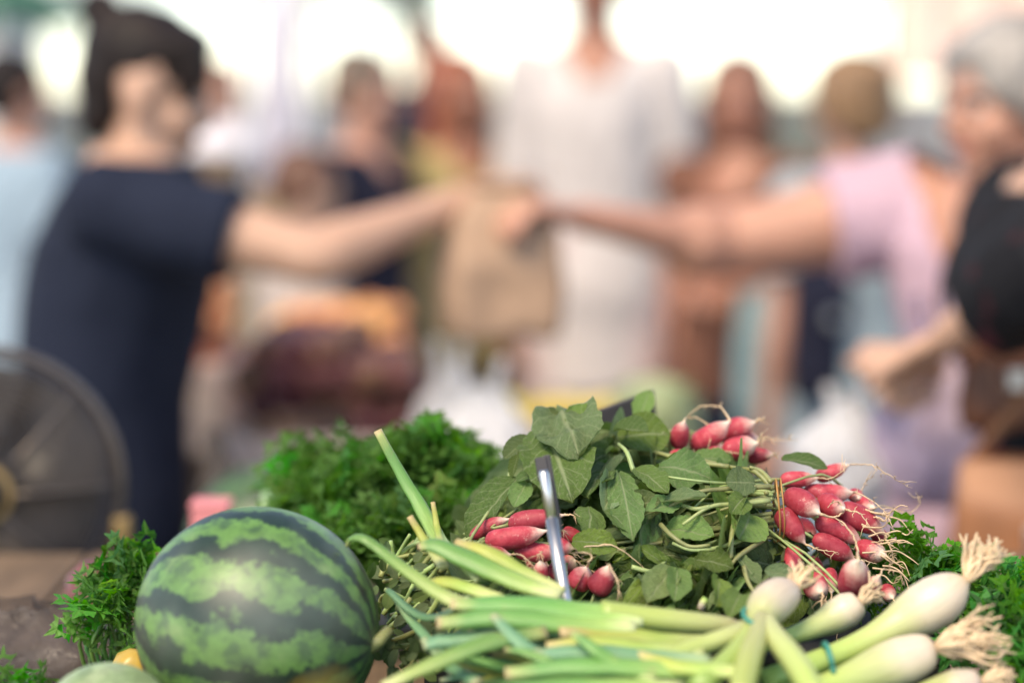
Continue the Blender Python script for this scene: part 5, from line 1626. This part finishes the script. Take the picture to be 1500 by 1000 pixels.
# ------------------------------------------------------------------ the market behind
M['pole'] = plain('tent_pole', (.45, .46, .46), .4, .1, 20, metal=.6)
def tent(label, x, y, w, d, h, roof, wall=None):
    t = thing('market_tent', label, 'tent', (x, y, 0))
    for sx in (-1, 1):
        for sy in (-1, 1):
            px, py = x + sx * w / 2, y + sy * d / 2
            part('pole', MB().box((px - .022, py - .022, 0), (px + .022, py + .022, h)), M['pole'], t, False)
    rf = MB()
    a = [(x - w / 2 - .03, y - d / 2 - .03, h), (x + w / 2 + .03, y - d / 2 - .03, h), (x + w / 2 + .03, y + d / 2 + .03, h), (x - w / 2 - .03, y + d / 2 + .03, h), (x, y, h + .9)]
    rf.add(a, [(0, 1, 4), (1, 2, 4), (2, 3, 4), (3, 0, 4)])
    part('roof', rf, roof, t, False)
    for i in range(4):
        p, q = Vector(a[i]), Vector(a[(i + 1) % 4])
        n = 24; vs = []
        for j in range(n + 1):
            pt = p.lerp(q, j / n)
            vs += [pt + UP * -.002, pt - UP * (.16 + .05 * abs(math.sin(j / n * math.pi * 6)))]
        part('valance', MB().add(vs, [(2 * j, 2 * j + 2, 2 * j + 3, 2 * j + 1) for j in range(n)]), roof, t, False)
    if wall:
        n = 30; vs = []
        for j in range(n + 1):
            xx = lerp(x - w / 2 + .03, x + w / 2 - .03, j / n); yy = y + d / 2 - .05 + .03 * math.sin(j * 1.3)
            vs += [(xx, yy, h - .2), (xx, yy, .15)]
        part('back_wall', MB().add(vs, [(2 * j, 2 * j + 1, 2 * j + 3, 2 * j + 2) for j in range(n)]), wall, t)
    return t
tent('white peaked market tent with open sides far along the street', -2.6, 22, 3, 3, 2.6, M['cloth_white'])
tent('white market tent on tall poles beyond the tall man', 2.0, 21, 3, 3, 2.5, M['cloth_white'])
tent('green topped market tent beside the distant shrubs', -4.6, 16, 3, 3, 2.1, M['cloth_green'])
def hung_cloth(label, x0, x1, y, z0, z1, mat, yaw=0.0):
    t = thing('hanging_cloth', label, 'cloth', ((x0 + x1) / 2, y, 0))
    n, m = 30, 10; vs = []
    for i in range(n + 1):
        for j in range(m + 1):
            k = j / m
            vs.append((lerp(x0, x1, i / n), y + .035 * math.sin(i * .9) * (.3 + k) + .02 * math.sin(i * .37 + 2), lerp(z1, z0, k) + .01 * math.sin(i * .5)))
    part('fabric', MB().add(vs, [(i * (m + 1) + j, i * (m + 1) + j + 1, (i + 1) * (m + 1) + j + 1, (i + 1) * (m + 1) + j) for i in range(n) for j in range(m)]), mat, t)
    part('rail', MB().tube([(x0 - .05, y, z1 + .02), (x1 + .05, y, z1 + .02)], .012, 10), M['pole'], t)
    for x in (x0 - .04, x1 + .04): part('post', MB().tube([(x, y, 0), (x, y, z1 + .05)], .018, 10), M['pole'], t)
    return t
hung_cloth('white cloth hanging from a rail beside the distant lilac dress', W(375, 0, 8.6).x, W(440, 0, 8.6).x, 8.6, 1.20, 1.95, M['cloth_lilac'])
hung_cloth('coral cloth sheet hanging on a rail behind the grey-haired woman', W(1300, 0, 7.4).x, W(1640, 0, 7.4).x, 7.4, 1.52, 2.15, M['cloth_coral'])
def far_stall(label, x0, x1, y, top, cl, seed):
    t = thing('far_stall', label, 'stall', ((x0 + x1) / 2, y, 0))
    part('tabletop', MB().box((x0, y - .4, top - .03), (x1, y + .4, top)), M['wood_dk'], t, False)
    vs = []; n = 40
    for i in range(n + 1):
        xx = lerp(x0 + .02, x1 - .02, i / n); yy = y - .405 + .015 * math.sin(i * 1.1)
        vs += [(xx, yy - .01, top - .035), (xx, yy - .02, .12)]
    part('skirt_cloth', MB().add(vs, [(2 * i, 2 * i + 2, 2 * i + 3, 2 * i + 1) for i in range(n)]), cl, t)
    for sx in (x0 + .05, x1 - .1):
        for sy in (y - .36, y + .3): part('leg', MB().box((sx, sy, 0), (sx + .05, sy + .05, top - .03)), M['wood_dk'], t, False)
    return t
far_stall('khaki draped stall table behind the vendor', W(180, 0, 8).x, W(470, 0, 8).x, 8.0, .95, M['trousers_khaki'], 1)
slat_crate('dark wooden crate on the draped stall next to the hanging cloth', W(265, 0, 7.9).x, W(345, 0, 7.9).x, 7.7, 8.2, .951, .34, M['wood_dk'], 4)
slat_crate('light wooden crate on the draped stall behind the stone grey shirt', W(352, 0, 7.9).x, W(432, 0, 7.9).x, 7.7, 8.2, .951, .22, M['wood'], 3)
far_stall('stall table with olive cloth at the far end of the crowd', W(560, 0, 12).x, W(1000, 0, 12).x, 12.0, .95, M['trousers_khaki'], 2)
# shrubs and trees beyond
M['foliage'] = plain('tree_leaf', (.060, .115, .040), .6, .3, 3, rand=.2)
M['bark'] = plain('tree_bark', (.12, .09, .07), .85, .3, 10, .5, 30)
def tree(label, x, y, h, cr, zlow, seed, cat='tree'):
    r = random.Random(seed)
    t = thing('street_tree' if cat == 'tree' else 'shrub', label, cat, (x, y, 0))
    tr = MB()
    tr.tube([(x, y, 0), (x + .05, y, zlow), (x, y + .05, zlow + (h - zlow) * .5)], [.14 * h / 5, .10 * h / 5, .03], 10)
    for k in range(6):
        a = k * 1.05 + r.uniform(-.3, .3)
        tr.tube([(x, y, zlow), (x + math.cos(a) * cr * .4, y + math.sin(a) * cr * .4, zlow + (h - zlow) * .35), (x + math.cos(a) * cr * .75, y + math.sin(a) * cr * .75, zlow + (h - zlow) * .6)], [.05, .03, .012], 7)
    part('trunk', tr, M['bark'], t)
    cr_ = MB()
    blobs = []
    for k in range(16):
        d = Vector((r.gauss(0, 1), r.gauss(0, 1), r.gauss(0, 1))).normalized()
        blobs.append((Vector((x, y, (h + zlow) / 2)) + Vector((d.x * cr * .65, d.y * cr * .65, d.z * (h - zlow) * .36)), r.uniform(.28, .45) * cr))
    vs, fs = [], []
    for k in range(2600):
        c, rad = r.choice(blobs)
        d = Vector((r.gauss(0, 1), r.gauss(0, 1), r.gauss(0, 1))).normalized()
        p = c + d * rad * r.uniform(.6, 1.08)
        s = r.uniform(.05, .10) * h / 4
        u_ = Vector((r.gauss(0, 1), r.gauss(0, 1), r.gauss(0, 1))).normalized(); v_ = u_.orthogonal().normalized() * s * .5; u_ = u_ * s
        o = len(vs)
        vs += [p - u_ * .5, p + v_ * .6, p + u_ * .5, p - v_ * .6]
        fs.append((o, o + 1, o + 2, o + 3))
    cr_.add(vs, fs)
    part('crown', cr_, M['foliage'], t, False)
tree('leafy street tree above the green topped tent', W(420, 0, 24).x, 24, 6.0, 2.0, 1.7, 1)
tree('leafy street tree behind the distant man in a dark top', W(612, 0, 30).x, 30, 6.5, 1.2, 2.0, 2)
tree('low shrub beyond the blue shirt', W(95, 0, 17).x, 17, 1.5, .55, .3, 3, 'shrub')
tree('low shrub between the brown-haired woman and the light brown hair', W(1180, 0, 18).x, 18, 1.45, .7, .3, 4, 'shrub')
tree('wide shrub behind the copper-haired woman', W(760, 0, 20).x, 20, 1.7, .8, .3, 5, 'shrub')
# pale house fronts closing the street
M['plaster'] = plain('pale_plaster', (.72, .69, .64), .85, .1, 2, .2, 20)
M['glass'] = plain('window_glass', (.06, .07, .08), .1, .1, 5)
def house(label, x0, x1, y, h):
    t = thing('house', label, 'house', ((x0 + x1) / 2, y, 0))
    part('wall', MB().box((x0, y, 0), (x1, y + 8, h)), M['plaster'], t, False)
    rf = MB().add([(x0 - .3, y - .4, h + .002), (x1 + .3, y - .4, h + .002), (x1 + .3, y + 8.4, h + .002), (x0 - .3, y + 8.4, h + .002), (x0 + 1, y + 4, h + 2.2), (x1 - 1, y + 4, h + 2.2)], [(0, 1, 5, 4), (1, 2, 5), (2, 3, 4, 5), (3, 0, 4), (3, 2, 1, 0)])
    part('roof', rf, plain('roof_tile', (.34, .13, .08), .8, .25, 6, .3, 20), t, False)
    n = max(2, int((x1 - x0) / 3))
    for fl in range(int(h / 3)):
        for i in range(n):
            cx = lerp(x0, x1, (i + .5) / n); z = 1.0 + fl * 3
            f = part('window', MB().box((cx - .55, y - .03, z), (cx + .55, y + .02, z + 1.4)), M['cloth_white'], t, False)
            for s in (-1, 1):
                o = link('pane', MB().box((cx + s * .26 - .22, y - .04, z + .08), (cx + s * .26 + .22, y - .031, z + 1.32)).mesh('pane', False, worg(f)), M['glass'], f)
house('pale plastered house behind the white tents', -26, -13, 60, 6.5)
house('pale plastered house closing the street on the coral cloth side', 18, 30, 60, 6.5)
